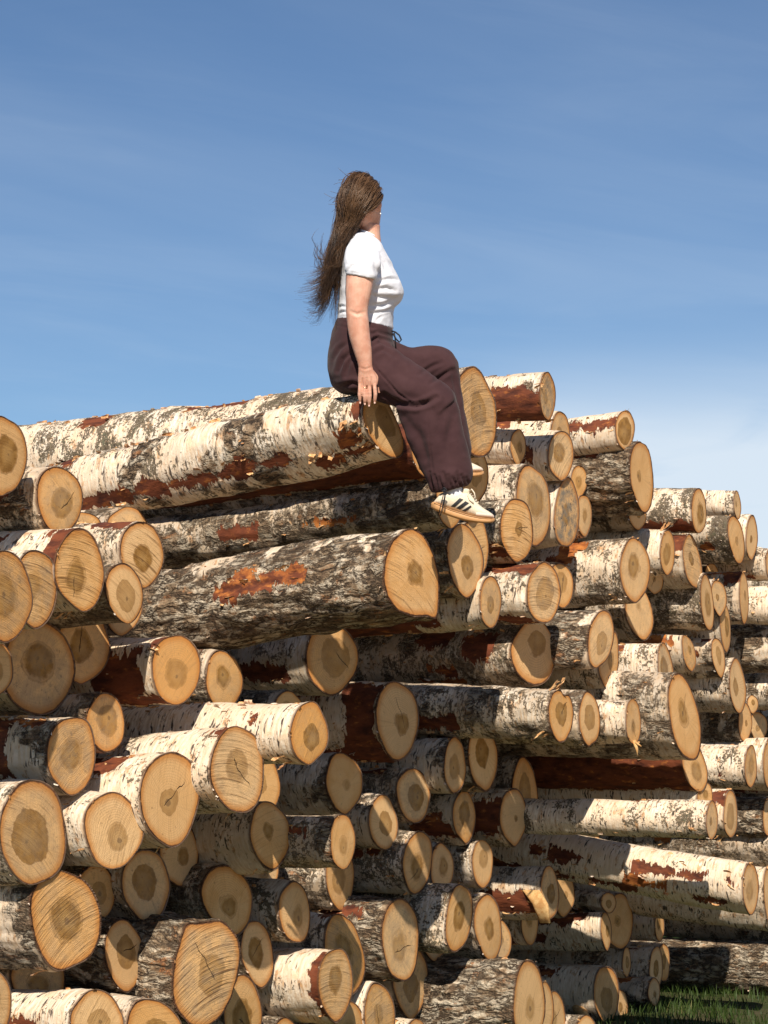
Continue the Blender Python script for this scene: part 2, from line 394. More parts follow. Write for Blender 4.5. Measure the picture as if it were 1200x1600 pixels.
# ------------------------------------------------------------------ the logs
# (face box in the photograph, bark, heart size, saw strength, saw angle, bark slope, label, options)
LOGS = [
# upper left group
((-32,648,42,776),'m',.50,.35,-20,None,'uppermost log at the left frame edge, sunlit, with wide brown heart',{'p':.05}),
((58,727,129,835),'d',.50,.25,-60,None,'cream log end with tiny black pith below the long top logs at left',{'p':.0,'pith':1}),
((86,828,165,955),'w',.42,1.0,-8,None,'log end covered in horizontal saw lines, white and red bark at its top left',{'p':0.2,'pt':[(.0,.09,5,80),(.3,.5,20,60)]}),
((189,814,256,918),'m',.42,.85,-32,None,'log end half shaded by the long top log, with slanting saw lines',{'p':.05,'pt':[(.02,.2,45,100)]}),
((-30,857,50,1004),'w',.52,.8,-25,None,'big log cut by the left frame edge, dark streaked end beside the ribbed narrow one',{'p':0.34,'warm':.5}),
((18,860,91,982),'m',.40,1.0,-10,None,'ribbed pale log end wedged between the big left edge log and the strongly sawn one',{'p':0.16}),
((135,855,183,937),'m',.3,.2,0,None,'small log end mostly hidden behind the strongly sawn end with red and white bark',{'p':-.18}),
((166,879,224,975),'d',.5,.35,-50,None,'log end with a vertical shadow line below the half shaded slanting sawn one',{'p':-.03,'rot':6}),
((88,945,172,1070),'m',.46,.1,20,None,'shaded brown log end with dark heart under the strongly sawn end',{'p':-0.14,'crack':(.8,1.5)}),
((160,905,223,993),'m',.35,.1,0,None,'recessed log end showing one lit lower corner beside the third long log',{'p':-.3}),
((3,970,118,1119),'m',.45,.15,70,None,'largest shaded round log end at left, thin bark string hanging from its rim',{'p':-0.2,'grey':.35}),
((-45,1000,22,1088),'m',.4,.2,0,None,'shaded log end at the left frame edge beside the largest shaded round one',{'p':.02}),
((237,990,314,1104),'w',.46,.2,60,-.07,'bright orange rimmed log end with swirling heart below the third long log',{'p':0.12,'warm':.7,'pt':[(.07,.34,-55,35),(.0,.5,-90,-45),(0,.03,40,80)],'vis':.6}),
((136,1083,196,1176),'d',.55,.25,85,None,'medium log end with a square brown heart below the largest shaded one',{'p':-.02,'warm':.3}),
((74,1117,151,1243),'p',.45,.45,50,None,'weathered log end with greenish growth rings and a dark red peeled bark side',{'p':.08,'grey':.4,'ring':.5,'pt':[(.18,1.0,-40,75)]}),
((220,1172,313,1323),'w',.28,.25,88,-.08,'big log end with small pale heart and a single crack across it, white bark',{'p':.12,'warm':.25,'crack':(1,.6),'pt':[(.15,.55,35,75),(0,.03,80,120)],'ho':(-.05,-.05)}),
((0,1218,105,1385),'m',.55,.55,-40,None,'large log end at the left frame edge with pale middle inside a wide brown heart',{'p':.08,'grey':.25}),
((131,1238,224,1358),'w',.35,.35,75,None,'log end with faint rings and a shadow cutting its lower left corner',{'p':.10,'ring':.4}),
((47,1357,157,1516),'r',.48,.85,38,None,'large log end with rising diagonal saw lines and a small round knot low on it',{'p':.08,'warm':.35,'rough':.55}),
((192,1326,266,1442),'m',.52,.15,-60,None,'shaded log end with dark angular heart below the big end with the single crack',{'p':-.08}),
((250,1285,311,1386),'d',.3,.1,80,None,'recessed log end with a lit sliver, behind the big end with the single crack',{'p':-.22}),
((120,1350,181,1440),'d',.4,.1,0,None,'half hidden log end between two shaded round ends at lower left',{'p':-.2}),
((164,1436,227,1551),'r',.48,.1,0,None,'log end split by a horizontal crack, left of the big lopsided end',{'p':-.06,'crack':(1,.05),'rough':.7,'rot':5}),
((18,1480,104,1592),'d',.42,.1,0,None,'recessed log end peeking out under the large diagonally sawn one at lower left',{'p':-.2}),
((110,1548,195,1650),'w',.4,.5,60,.06,'bright white barked log leaning out of the bottom left corner',{'p':.12,'vis':.8}),
((268,1438,379,1608),'r',.40,1.0,20,None,'huge lopsided log end with fan shaped saw marks and rugged grey bark',{'p':.16,'rough':.9,'warm':.3,
   'poly':[(291,1441),(310,1442),(345,1436),(356,1445),(372,1462),(377,1490),(372,1525),(362,1560),(345,1590),(325,1606),(300,1606),(285,1590),(272,1572),(269,1540),(273,1500),(282,1470)]}),
((196,1560,288,1690),'p',.42,.35,0,None,'log at the bottom edge left of the lopsided end, only its orange upper rim showing',{'p':.14,'warm':.6}),
((316,1351,397,1460),'d',.36,.15,80,None,'log end with a golden oblong heart and wavy shadow above the lopsided one',{'p':-.04,'rot':8,'ho':(.0,-.15)}),
((380,1320,436,1396),'m',.3,.1,0,None,'recessed log end showing below the round end with a tiny dark knot',{'p':-.22}),
((391,1252,454,1358),'m',.26,.3,25,-.12,'round honey coloured log end with small heart and a tiny dark knot',{'p':.1,'vis':.5}),
((436,1377,486,1474),'w',.34,.15,70,None,'log end crossed by one bright slanting strip of sun, grey bark',{'p':-.02,'lich':.6}),
((377,1438,429,1542),'d',.48,.15,0,None,'log end with ringed heart touching the upper right of the lopsided end',{'p':-.03,'rot':6}),
((350,1524,410,1645),'m',.5,.2,60,None,'half shaded log end at the bottom edge right of the lopsided one',{'p':-.04}),
((516,1271,556,1359),'d',.35,.15,80,.0,'small pale log end with a narrow heart, black and white bark stretching left',{'p':0.33,'vis':.8,'lich':.8}),
((510,1318,554,1423),'d',.45,.1,0,None,'shaded log end directly below the small pale end with narrow heart',{'p':-.22}),
((506,1427,570,1562),'m',.45,.6,-50,None,'orange tinted log end with dark ragged heart behind the striped white barked one',{'p':.0,'warm':.6,'pt':[(0,.1,60,110)],'rot':6}),
((498,1479,552,1597),'w',.38,.7,-8,None,'white barked log with horizontal stripes and red peeled collar at lower middle',{'p':.14,'grey':.25,'pt':[(0,.035,-60,100)],'vis':.5}),
((569,1536,618,1645),'w',.3,.5,35,None,'ribbed log end at the bottom edge right of the white log with red collar',{'p':.04}),
((615,1478,670,1592),'d',.42,.1,0,None,'shaded log end at the bottom beneath the end with a diagonal shadow line',{'p':-.18}),
((597,1402,656,1533),'r',.40,.15,80,None,'tall log end with diagonal shadow line and short crack, fissured bark',{'p':.05,'crack':(.9,.1),'rough':.75}),
((630,1297,676,1398),'m',.46,.2,40,None,'pale shaded log end with jagged two toned heart, speckled white bark',{'p':-0.08,'lich':.8,'rot':-4}),
((577,1242,622,1330),'m',.45,.1,70,None,'shaded log end right of the small pale end with narrow heart',{'p':-0.12}),
((620,1200,673,1286),'d',.5,.1,0,None,'recessed log end showing only its lower half above the jagged heart one',{'p':-.22}),
((708,1235,744,1318),'m',.5,.1,0,None,'narrow shaded log end with large oval heart in the dark middle of the pile',{'p':-0.12,'pt':[(0,.2,-60,-10)]}),
((673,1317,709,1397),'m',.4,.1,0,None,'pointed recessed log end between the jagged heart end and the lens heart end',{'p':-.15}),
((738,1310,771,1389),'d',.42,.05,0,None,'narrow log end with dark lens shaped heart in shade',{'p':-0.1}),
((696,1382,739,1487),'m',.45,.3,60,None,'log end with golden cloudy heart lit at its lower edge, white speckled bark',{'p':0.0,'lich':.7,'rot':-5}),
((742,1396,785,1502),'m',.34,.15,70,None,'log end with a lit wedge and round ringed heart above the rugged bottom log',{'p':.02}),
((764,1438,800,1505),'m',.3,.1,0,None,'sliver of a recessed log end above the rugged bottom log',{'p':-.14}),
((660,1425,700,1503),'d',.3,.1,0,None,'tip of a recessed log end under the golden cloudy heart one',{'p':-.15}),
((802,1500,852,1640),'r',.3,.3,80,.03,'massive rugged grey log at the bottom middle with pointed pale end',{'p':0.4,'rough':1.0,'vis':1.2,'white':.3}),
((833,1533,866,1630),'d',.3,.2,80,None,'narrow log end directly behind the pointed pale end of the rugged bottom log',{'p':-.02}),
((850,1548,885,1650),'d',.3,.2,80,None,'golden narrow log end at the bottom, second behind the rugged bottom log',{'p':-.12}),
((781,1232,824,1322),'p',.12,.15,0,None,'pale smooth log end with a faint heart beside deep red shaded bark',{'p':-0.06,'pt':[(.0,.3,-40,35)]}),
((800,1185,841,1292),'d',.45,.1,0,None,'shaded orange log end standing behind the pale smooth end',{'p':-.16,'warm':.4}),
((834,1302,877,1390),'w',.5,.5,-15,None,'shaded round log end with wavy saw scratches in its middle',{'p':-0.3,'heartless':1}),
((845,1353,874,1436),'p',.4,.1,80,.02,'log end with a lit torn slab of wood hanging at its lower left',{'p':.05,'slab':1,'pt':[(.02,.5,-60,5)],'vis':.6}),
((862,1365,899,1432),'d',.2,.1,0,None,'plain shaded log end right of the one with the torn slab',{'p':-0.3}),
((815,1402,842,1478),'m',.4,.1,80,None,'small shaded pale log end with white bark, between the wedge lit and red banded logs',{'p':-0.2,'lich':.6}),
((889,1278,938,1366),'m',.35,.1,80,None,'shaded log end cut off at the top by the horizontal white log',{'p':-0.3}),
((939,1425,956,1484),'w',.35,.1,80,.0,'white log with dark red bands in the shade left of the grass',{'p':-0.3,'vis':.8,'pt':[(.1,.5,30,75),(.35,.6,-45,0)]}),
((945,1396,990,1484),'d',.2,.1,60,None,'dull olive log end in the shade, right of the red banded white log',{'p':-0.4}),
((940,1394,963,1427),'d',.4,.1,0,None,'small shaded log end on top of the dull olive one',{'p':-0.3}),
((973,1480,986,1528),'d',.4,.1,0,None,'thin shaded log end with spotted white bark above the forked log',{'p':-0.35,'vis':.5}),
((928,1508,968,1600),'w',.45,.3,80,.03,'log with a sawn side branch and a lit bark patch beside the grass',{'p':-0.3,'fork':1,'warm':.3,'vis':.6}),
((958,1545,981,1605),'d',.3,.1,0,None,'dark log end tucked behind the log with the sawn side branch',{'p':-0.35}),
((1024,1420,1038,1472),'w',.5,.1,0,None,'short white barked log in deep shade with a rusty end, under the leaning white log',{'p':-0.35,'warm':.5}),
((1015,1478,1036,1548),'p',.4,.1,0,None,'dark red barked log in the shade, its end just above the grass',{'p':-0.3}),
((1028,1474,1047,1534),'d',.4,.1,0,None,'log end half hidden behind the dark red barked one above the grass',{'p':-0.4}),
((1013,1528,1032,1572),'d',.3,.1,0,None,'lowest pale log end lying right on the grass',{'p':-0.3}),
# lower right, long logs
((1161,1348,1186,1428),'w',.45,.15,80,.185,'white log leaning down to the right with a rusty torn patch, oval end',{'p':0.9,'vis':2.0,'lich':.25,'pt':[(.22,.62,0,26),(.9,1.25,0,25),(.1,.3,-55,-36),(.06,.10,5,25),(.6,1.9,-60,-40)],'L':3.4}),
((1194,1352,1216,1455),'w',.3,.1,80,.12,'white log at the right frame edge behind the leaning white one',{'p':0.55,'vis':1.0}),
((1104,1252,1122,1313),'w',.2,.1,80,.02,'horizontal white log with black lichen spots, half lit, long bark showing',{'p':0.95,'vis':2.2,'lich':.5,'pt':[(1.4,1.75,-5,45)],'L':3.4}),
((1131,1235,1153,1310),'w',.55,.1,80,None,'log end with orange peeled bark right of the horizontal white log',{'p':0.55,'pt':[(0,.12,30,90)]}),
((1090,1222,1114,1268),'w',.4,.1,0,None,'small ringed log end directly above the end of the horizontal white log',{'p':0.45}),
((1192,1246,1211,1306),'r',.4,.1,0,None,'lit log end at the right frame edge above the white logs',{'p':.1,'rough':.7}),
((1066,1160,1106,1238),'p',.45,.1,70,.02,'long log stripped to orange brown wood, its end half in shadow',{'p':0.42,'vis':2.2,'pt':[(-.1,3,-100,130)],'L':3.4,'rot':10}),
((1044,1053,1096,1189),'d',.34,.15,60,.02,'tall tilted sunlit log end with small heart, biggest on the right side',{'p':0.66,'vis':1.6,'rot':9,'L':3.4}),
((1164,1165,1183,1232),'w',.5,.1,80,None,'narrow sunlit log end on cream bark at the right',{'p':0.45,'vis':.8,'lich':.55}),
((1193,1155,1213,1236),'w',.5,.1,80,None,'log cut by the right frame edge beside the narrow end on cream bark',{'p':.2}),
((1140,1029,1166,1116),'p',.32,.1,80,None,'pale sunlit log end with lens heart at right above the small shaded ends',{'p':.15,'vis':.9,'rot':5}),
((1154,1098,1175,1159),'d',.2,.1,0,None,'log end half shadowed below the pale end with lens heart',{'p':.05}),
((1171,1112,1200,1158),'d',.2,.1,0,None,'cream log end under the shade line at the far right',{'p':-.05}),
((1168,1086,1185,1115),'d',.3,.1,0,None,'tiny shaded log end beside the pale end with lens heart',{'p':.05}),
((1112,996,1134,1059),'m',.45,.3,40,None,'tilted golden log end above the big tilted sunlit one',{'p':.12,'rot':8,'pt':[(0,.1,40,95)]}),
((1125,938,1142,1021),'w',.4,.1,80,None,'tall narrow log end with white bark near the right edge',{'p':.1,'rot':4}),
((1066,992,1088,1050),'w',.3,.1,0,None,'log end with a triangular shadow on its top, white bark',{'p':.05,'rot':10}),
((1028,1005,1053,1090),'w',.5,.1,80,.0,'narrow log end with large long heart left of the big tilted one',{'p':0.45,'vis':.9,'rot':5,'lich':.6}),
((905,1081,938,1167),'d',.5,.1,0,.02,'shaded log end with clear oval ring below the stacked pair of ends',{'p':0.5,'vis':.5}),
((978,1091,1002,1164),'m',.3,.1,80,.02,'small sunlit log end with a splinter hanging from its bottom',{'p':0.62,'vis':.6,'spl':1}),
((918,953,960,1044),'r',.42,.4,50,None,'greyish log end with cracked heart over a slipped one, mid right',{'p':0.28,'grey':.25,'rough':.6,'rot':-7}),
((936,985,968,1076),'m',.3,.2,40,None,'golden log end slipping out below the greyish cracked one',{'p':0.2,'rot':-4}),
((952,1015,977,1094),'d',.45,.1,0,None,'third log end of the leaning row, with a split off splinter',{'p':0.12}),
((977,915,1022,1000),'d',.2,.15,75,None,'log end with a bright sun stripe below the smooth leaf hearted end',{'p':-.05,'rot':8}),
((1095,897,1116,988),'m',.5,.1,80,.0,'narrow log end with long heart and shaded grey bark to its left',{'p':.16,'vis':.9,'rot':5,'lich':.8}),
((1111,906,1136,962),'d',.2,.1,0,None,'shaded brown log end right of the narrow one with long heart',{'p':.0}),
((1156,893,1170,977),'r',.2,.1,0,None,'very thin log end on fissured bark with an orange patch',{'p':.12,'rough':.5,'pt':[(0,.1,40,90)]}),
((1102,880,1123,914),'d',.2,.1,0,None,'small half shaded log end in the gap below two sunlit logs at right',{'p':-.1}),
((1067,836,1098,921),'p',.25,.8,-15,None,'tilted log end with arched saw lines and orange peeled bark beside it',{'p':.1,'rot':9,'pt':[(0,.15,20,85)]}),
((1032,828,1055,900),'w',.5,.1,80,.03,'narrow log end with dark oval heart and white bark curls standing up',{'p':.12,'vis':.8,'curl':1}),
((969,840,1016,942),'m',.42,.15,80,-.03,'smooth sunlit log end with leaf shaped heart, white bark on top',{'p':.2,'vis':.8,'rough':.3,'pt':[(.35,.6,-20,25)]}),
((1010,890,1037,929),'d',.2,.1,0,None,'corner of a recessed lit log end between two sunlit logs',{'p':-.1}),
((1138,804,1164,882),'m',.2,.2,70,.03,'tilted log end at upper right with lichen covered white bark',{'p':.15,'vis':.6,'rot':8,'lich':.8}),
((1166,806,1184,876),'w',.2,.1,80,None,'last log end of the top right step, pale, against the sky',{'p':.1,'vis':.5}),
((1147,767,1158,812),'w',.2,.1,80,.01,'short bright white log on top of the right step against the sky',{'p':.12,'vis':.6,'lich':.35}),
((1081,763,1104,835),'w',.5,.5,80,.0,'log with swirling grain end and grey flecked white bark on the right step',{'p':.16,'vis':.8,'lich':.75,'pt':[(0,.6,-80,-30)]}),
((985,688,1022,800),'r',.15,.15,85,-.06,'dark rugged log with a tall narrow seamed end against the sky',{'p':.2,'vis':1.0,'rough':1.0,'white':.2,'pt':[(.2,.6,28,42)],'rot':4}),
((962,641,992,702),'w',.72,.3,55,-.16,'white log with a jagged red strip lying highest on the right half',{'p':.12,'vis':.9,'pt':[(-.05,.75,2,40)],'lich':.4}),
((1197,857,1218,908),'p',.3,.1,0,None,'reddish log entering at the right frame edge at the foot of the sky',{'p':.15}),
((1203,915,1218,977),'w',.3,.1,0,None,'pale pitted log entering at the right frame edge below the reddish one',{'p':.2,'vis':1.0}),
((1206,974,1222,1052),'r',.3,.1,0,None,'fissured log entering at the right frame edge below the pale pitted one',{'p':.15,'rough':.6,'vis':1.0}),
((1205,1048,1223,1108),'m',.3,.1,0,None,'speckled log entering at the right frame edge right of the lens heart end',{'p':.1,'vis':1.0}),
((983,780,1010,829),'d',.2,.1,0,None,'small lit log end in the dark gap beneath the rugged log against the sky',{'p':-.02,'vis':.8}),
# upper middle group
((715,568,778,716),'w',.36,.75,30,-.122,'tall angular log end right of the woman’s knee, the rearmost long top log',{'p':.35,'vis':2.6,'L':3.6,'lich':.75,'top':1,
   'pt':[(1.2,1.55,60,110),(2.05,2.2,40,85)],
   'poly':[(716,590),(728,575),(740,570),(752,580),(762,600),(774,625),(777,650),(775,685),(766,708),(754,716),(742,714),(728,704),(718,690),(712,660),(711,620)]}),
((844,580,868,657),'p',.35,.6,75,-.085,'log lying highest right of the woman, weathered grey end, red lower half',{'p':.22,'vis':.9,'grey':.7,'pt':[(-.1,.8,-100,15),(.35,.5,38,62,.9)],'lich':.3,'L':1.5,'taper':.09}),
((860,643,891,718),'w',.3,.1,60,.02,'white topped log end just under the highest log, partly hidden',{'p':-.05,'vis':.6}),
((857,672,897,752),'w',.45,.7,65,.0,'log end with fine slanted scratches and smooth white bark below the highest log',{'p':.1,'vis':.5}),
((798,670,822,727),'w',.35,.2,60,.02,'short white log with a shaded end tucked under the highest log',{'p':-.02,'vis':.6}),
((807,725,861,855),'m',.50,.15,80,.0,'large oval log end with big pale heart right of the sneaker',{'p':.12,'vis':.5,'rot':4}),
((866,748,906,856),'w',.3,.2,80,None,'mould blackened grey log end beside the large oval one',{'p':.08,'grey':1.0}),
((892,727,918,778),'d',.4,.2,60,None,'small log end tucked behind the mould blackened one',{'p':-.15}),
((902,772,925,838),'m',.38,.1,80,None,'small neat log end with oval heart right of the mould blackened one',{'p':-.04}),
((782,778,834,880),'d',.2,1.0,-12,None,'log end with strong ripple saw lines and dark eye pith right of the sneaker’s toe',{'p':.15,'pith':1,'pt':[(0,.4,-60,-25)]}),
((722,699,763,792),'d',.4,.15,85,-.05,'log end directly behind the far sneaker',{'p':.25,'vis':.6}),
((699,817,755,934),'d',.34,.1,80,-.05,'oval log end below the near sneaker with a straight vertical shadow edge',{'p':.42,'vis':.8,'rot':4,'crack':(0,0)}),
((720,808,765,900),'d',.2,.5,30,None,'log end with a short side crack peeking from behind the oval end under the sneaker',{'p':.2,'crack':(.8,.2)}),
((823,879,877,975),'m',.55,.8,-10,.0,'sunlit log end with wide golden heart and orange peeled top',{'p':0.3,'vis':.6,'pt':[(.0,.5,45,90),(0,.6,-80,-45)]}),
((856,880,897,950),'d',.45,.15,80,None,'log end with big brown heart behind the wide golden heart one',{'p':.02}),
((750,900,784,981),'p',.3,.1,80,-.1,'small narrow log end with slim heart, red bark running left under the third long log',{'p':0.5,'vis':1.6,'pt':[(.35,3,-100,100)],'L':3.4}),
((799,968,870,1071),'d',.40,.05,60,-.045,'shaded grey log end with purple grey heart and long mottled bark',{'p':0.12,'vis':1.6,'L':3.4,'ho':(.08,.22),'pt':[(.1,.3,-10,35),(.4,.6,10,60)]}),
((477,975,560,1084),'d',.55,.1,60,-.03,'wide shaded log end with large pale brown heart under the third long log',{'p':-0.1,'vis':.8}),
((321,1017,380,1114),'d',.4,.05,0,None,'shaded log end with a lit lower left edge below the third long log',{'p':-.08}),
((454,1096,513,1196),'w',.42,.35,70,-.04,'bright orange ringed log end with shaggy white bark in the sun',{'p':0.5,'warm':.8,'vis':.9,'lich':.25,'pt':[(.16,.24,10,50)],'top':1}),
((330,1133,414,1273),'w',.40,.75,-14,-.05,'large sunlit log end with dense slanted saw lines and curved crack, white bark',{'p':0.2,'vis':.7,'crack':(.8,-.8),'pt':[(0,.04,50,95)],'lich':.5}),
((372,1175,439,1277),'d',.3,.1,0,None,'shaded log end behind the large sunlit one with slanted saw lines',{'p':-.15}),
((430,1080,473,1132),'d',.3,.1,0,None,'small recessed log end peeking over the shaggy white log',{'p':.0}),
((588,1062,654,1187),'p',.32,.05,0,-.02,'big shaded oval log end with neat oval heart in the dark middle',{'p':-0.08,'vis':.8,'pt':[(0,.2,-90,60),(.2,.8,-90,-45),(.2,.8,50,90)]}),
((509,1176,567,1271),'d',.22,.05,0,.0,'shaded log end with a dark knot dot above its small heart',{'p':-0.1,'vis':.6,'lich':.6}),
((694,1152,729,1241),'m',.45,.05,0,.0,'narrow log end with ring heart on half white bark in the shade',{'p':-0.02,'vis':.9,'lich':.3,'pt':[(.5,.9,-20,60)]}),
((732,1130,778,1237),'d',.45,.05,0,None,'shaded brown log end below the long dark log with broken top',{'p':-.1}),
((856,1075,897,1163),'d',.45,.1,80,.03,'long dark log whose sunlit end has a broken notched top',{'p':0.42,'vis':1.8,'L':3.4,'curl':1,'pt':[(.5,.8,-50,-10),(.9,1.1,10,40)],
   'poly':[(864,1082),(876,1076),(882,1090),(888,1083),(894,1095),(897,1115),(893,1140),(884,1158),(874,1162),(866,1150),(859,1130),(857,1105)]}),
((928,1036,947,1077),'d',.4,.1,0,None,'little log end with dark heart under the greyish cracked one',{'p':-.15}),
# the three long logs
((566,610,634,719),'w',.50,.25,50,-.215,'long white log the woman sits on, dark red strip along its lower side',{'p':.72,'vis':2.6,'L':3.6,'lich':.55,'swell':.19,'hero':1,'top':1,
   'pt':[(.40,1.62,-52,-22),(.0,.06,8,45,.2),(.03,.14,-50,-14,.5),(.85,1.05,62,100,.8),(1.15,1.3,60,80),(1.55,1.75,45,70),(.0,.3,-90,-60)],'bands':[(.50,.80),(1.1,1.25),(1.55,1.75)],
   'poly':[(566,645),(569,625),(577,612),(590,610),(603,621),(614,643),(624,665),(632,690),(632,708),(624,717),(611,716),(598,707),(587,695),(577,680),(569,662)],'ho':(.1,.15)}),
((643,655,692,748),'p',.3,.1,0,-.12,'dark red barked log right under the seat log, its end hidden by the leg',{'p':.5,'vis':1.5,'pt':[(-.1,3,-100,130)],'L':3.2}),
((682,741,724,827),'d',.3,.1,0,-.145,'long dark weathered log running behind the near sneaker',{'p':.55,'vis':2.2,'L':3.4,'pt':[(.95,1.15,-30,10)]}),
((598,824,687,971),'r',.28,.75,-42,-.155,'third long log with rugged bark, an orange scar and a large sunlit end',{'p':.80,'vis':2.2,'L':3.4,'rough':.80,'white':.9,'pt':[(.40,.62,8,24,.5),(.55,.86,0,14,.35),(.66,.74,14,30,.5)],'taper':.05,
   'poly':[(648,824),(632,827),(613,845),(602,872),(599,905),(606,935),(622,955),(645,963),(660,964),(668,961),(683,970),(686,950),(687,900),(678,865),(664,838)],'ho':(.03,.05)}),
# shaded long logs at the right foot of the pile
((1232,1398,1262,1480),'d',.3,.1,0,.06,'dark long log in shade running out of frame below the leaning white log',{'p':0.1,'vis':1.8,'L':3.6}),
((1240,1470,1272,1556),'r',.3,.1,0,.05,'lowest long dark log in shade above the grass at right',{'p':0.2,'vis':1.8,'L':3.6,'rough':.8}),
((1222,1376,1246,1440),'p',.3,.1,0,.10,'shadowed red brown log just under the leaning white one',{'p':0.2,'vis':1.8,'L':3.6}),
((1215,1296,1238,1356),'d',.3,.1,0,.07,'shadowed dark log between the horizontal and the leaning white logs',{'p':0.2,'vis':1.8,'L':3.4}),
((1210,1105,1232,1170),'d',.3,.1,0,None,'dark log at the right frame edge in the shade under the speckled one',{'p':-.05,'vis':1.0}),
# dark logs filling gaps
((168,792,232,850),'d',.3,.1,0,-.1,'dark recessed log in the gap between the long top logs and the slanting sawn end',{'p':-.5,'L':3.4}),
((100,800,160,850),'d',.3,.1,0,None,'dark recessed log behind the black pithed cream end',{'p':-.5,'L':3.4}),
((1222,1170,1248,1240),'d',.3,.1,0,None,'dark log beyond the right frame edge level with the narrow end on cream bark',{'p':-.1,'L':3}),
((1226,1238,1250,1300),'d',.3,.1,0,None,'dark log beyond the right frame edge level with the horizontal white log',{'p':-.1,'L':3}),
((1212,1150,1240,1200),'d',.3,.1,0,None,'dark shaded log behind the row at the right frame edge',{'p':-.35,'L':3}),
((1216,872,1240,944),'d',.3,.1,0,None,'dark recessed log between the reddish and the pale pitted logs at the right frame edge',{'p':-.25,'L':3}),
# bottom fringe
((522,1562,568,1655),'d',.4,.1,0,None,'shaded log end at the bottom edge below the white log with red collar',{'p':-.1}),
((632,1590,672,1690),'w',.4,.1,0,None,'curling white bark of a log just rising over the bottom edge',{'p':.05}),
((-70,1500,18,1640),'w',.4,.3,0,None,'white barked log at the bottom left corner edge of the frame',{'p':.02}),
((690,1600,742,1700),'d',.4,.1,0,None,'log under the rugged bottom log at the lower frame edge',{'p':-.05}),
((900,1585,935,1660),'d',.4,.1,0,None,'log at the bottom edge under the log with the sawn side branch',{'p':.0}),
((420,1590,475,1700),'d',.4,.1,0,None,'log at the bottom edge below the white log with red collar, to its left',{'p':-.05}),
]
# the lowest courses, lying on the ground under the picture's edge
for _r, (_v0, _v1) in enumerate(((1655, 1765), (1745, 1850))):
    for _c in range(6):
        _x = -70 + _c * 128 + _r * 55
        LOGS.append(((_x, _v0 - _c * 13, _x + 74 - _c * 2, _v1 - _c * 27), 'wmd'[_c % 3], .4, .3, 20 * _c, None,
                     'log of the lowest courses, lying on the grass under the rest of the pile', {'p': -.05, 'low': 1}))
# ------------------------------------------------------------------ place the logs so that round trunks do not run through each other
A0 = -PN.dot(CAM - P0) * -1          # PN.(CAM-P0): metres the camera stands in front of the plane of ends

def solve_layout():
    n = len(LOGS)
    D = np.array([ray((b[0] + b[2]) / 2, (b[1] + b[3]) / 2) for b, *_ in LOGS])
    hpx = np.array([min(b[3] - b[1], 150) for b, *_ in LOGS], float)
    hp = np.array([L[-1].get('p', 0.0) for L in LOGS])
    wt = np.array([8.0 if L[-1].get('hero') or abs(L[-1].get('p', 0)) > .45 else .06 for L in LOGS])
    k = -(D @ PN); dt = D @ PT; dz = D[:, 2]
    p = hp.copy()
    m = np.zeros(n); v2 = np.zeros(n)
    eye = np.eye(n, dtype=bool)
    for it in range(1400):
        T = (A0 - p) / k
        s = T * dt + (CAM - P0) @ PT; z = CAM[2] + T * dz; r = hpx / 2 * T / F
        ds = -dt / k; dzz = -dz / k; dr = -hpx / 2 / F / k
        DS = s[:, None] - s[None]; DZ = z[:, None] - z[None]
        dist = np.sqrt(DS ** 2 + DZ ** 2) + 1e-6
        ov = (r[:, None] + r[None]) * .93 - dist
        ov[eye] = 0; ov = np.maximum(ov, 0)
        g = ov * ((dr[:, None]) * .93 - (DS * ds[:, None] + DZ * dzz[:, None]) / dist)
        g = 4 * g.sum(1) + 2 * wt * (p - hp) * .35
        m = .9 * m + .1 * g; v2 = .98 * v2 + .02 * g * g
        p -= .012 * (1 - it / 1500) * m / (np.sqrt(v2) + 1e-5)
        p = np.clip(p, -1.2, 1.15)
    return p, ov

PVAL, _ov = solve_layout()


def solve_axis(u, v, Cp, yaw, slope):
    """horizontal yaw vector + elevation such that the trunk's picture slope is `slope`"""
    h = np.array([math.cos(yaw), math.sin(yaw), 0])
    best = None
    for e in np.linspace(-.3, .3, 241):
        a = h * math.cos(e) + Z * math.sin(e)
        q = Cp - a * .4 - CAM
        d = q @ FWD
        uu = 600 + F * (q @ RIGHT) / d; vv = 800 - F * (q @ UP) / d
        sl = (v - vv) / (u - uu)
        if best is None or abs(sl - slope) < best[0]: best = (abs(sl - slope), a)
    return best[1]

BARKS = {  # fissured, lichen, weathered
    'w': (.16, .34, .08), 'm': (.36, .54, .22), 'd': (.46, .72, .5), 'p': (.32, .45, .3), 'r': (.75, .5, .25)}

def smooth(x, a, b):
    t = np.clip((x - a) / (b - a), 0, 1); return t * t * (3 - 2 * t)

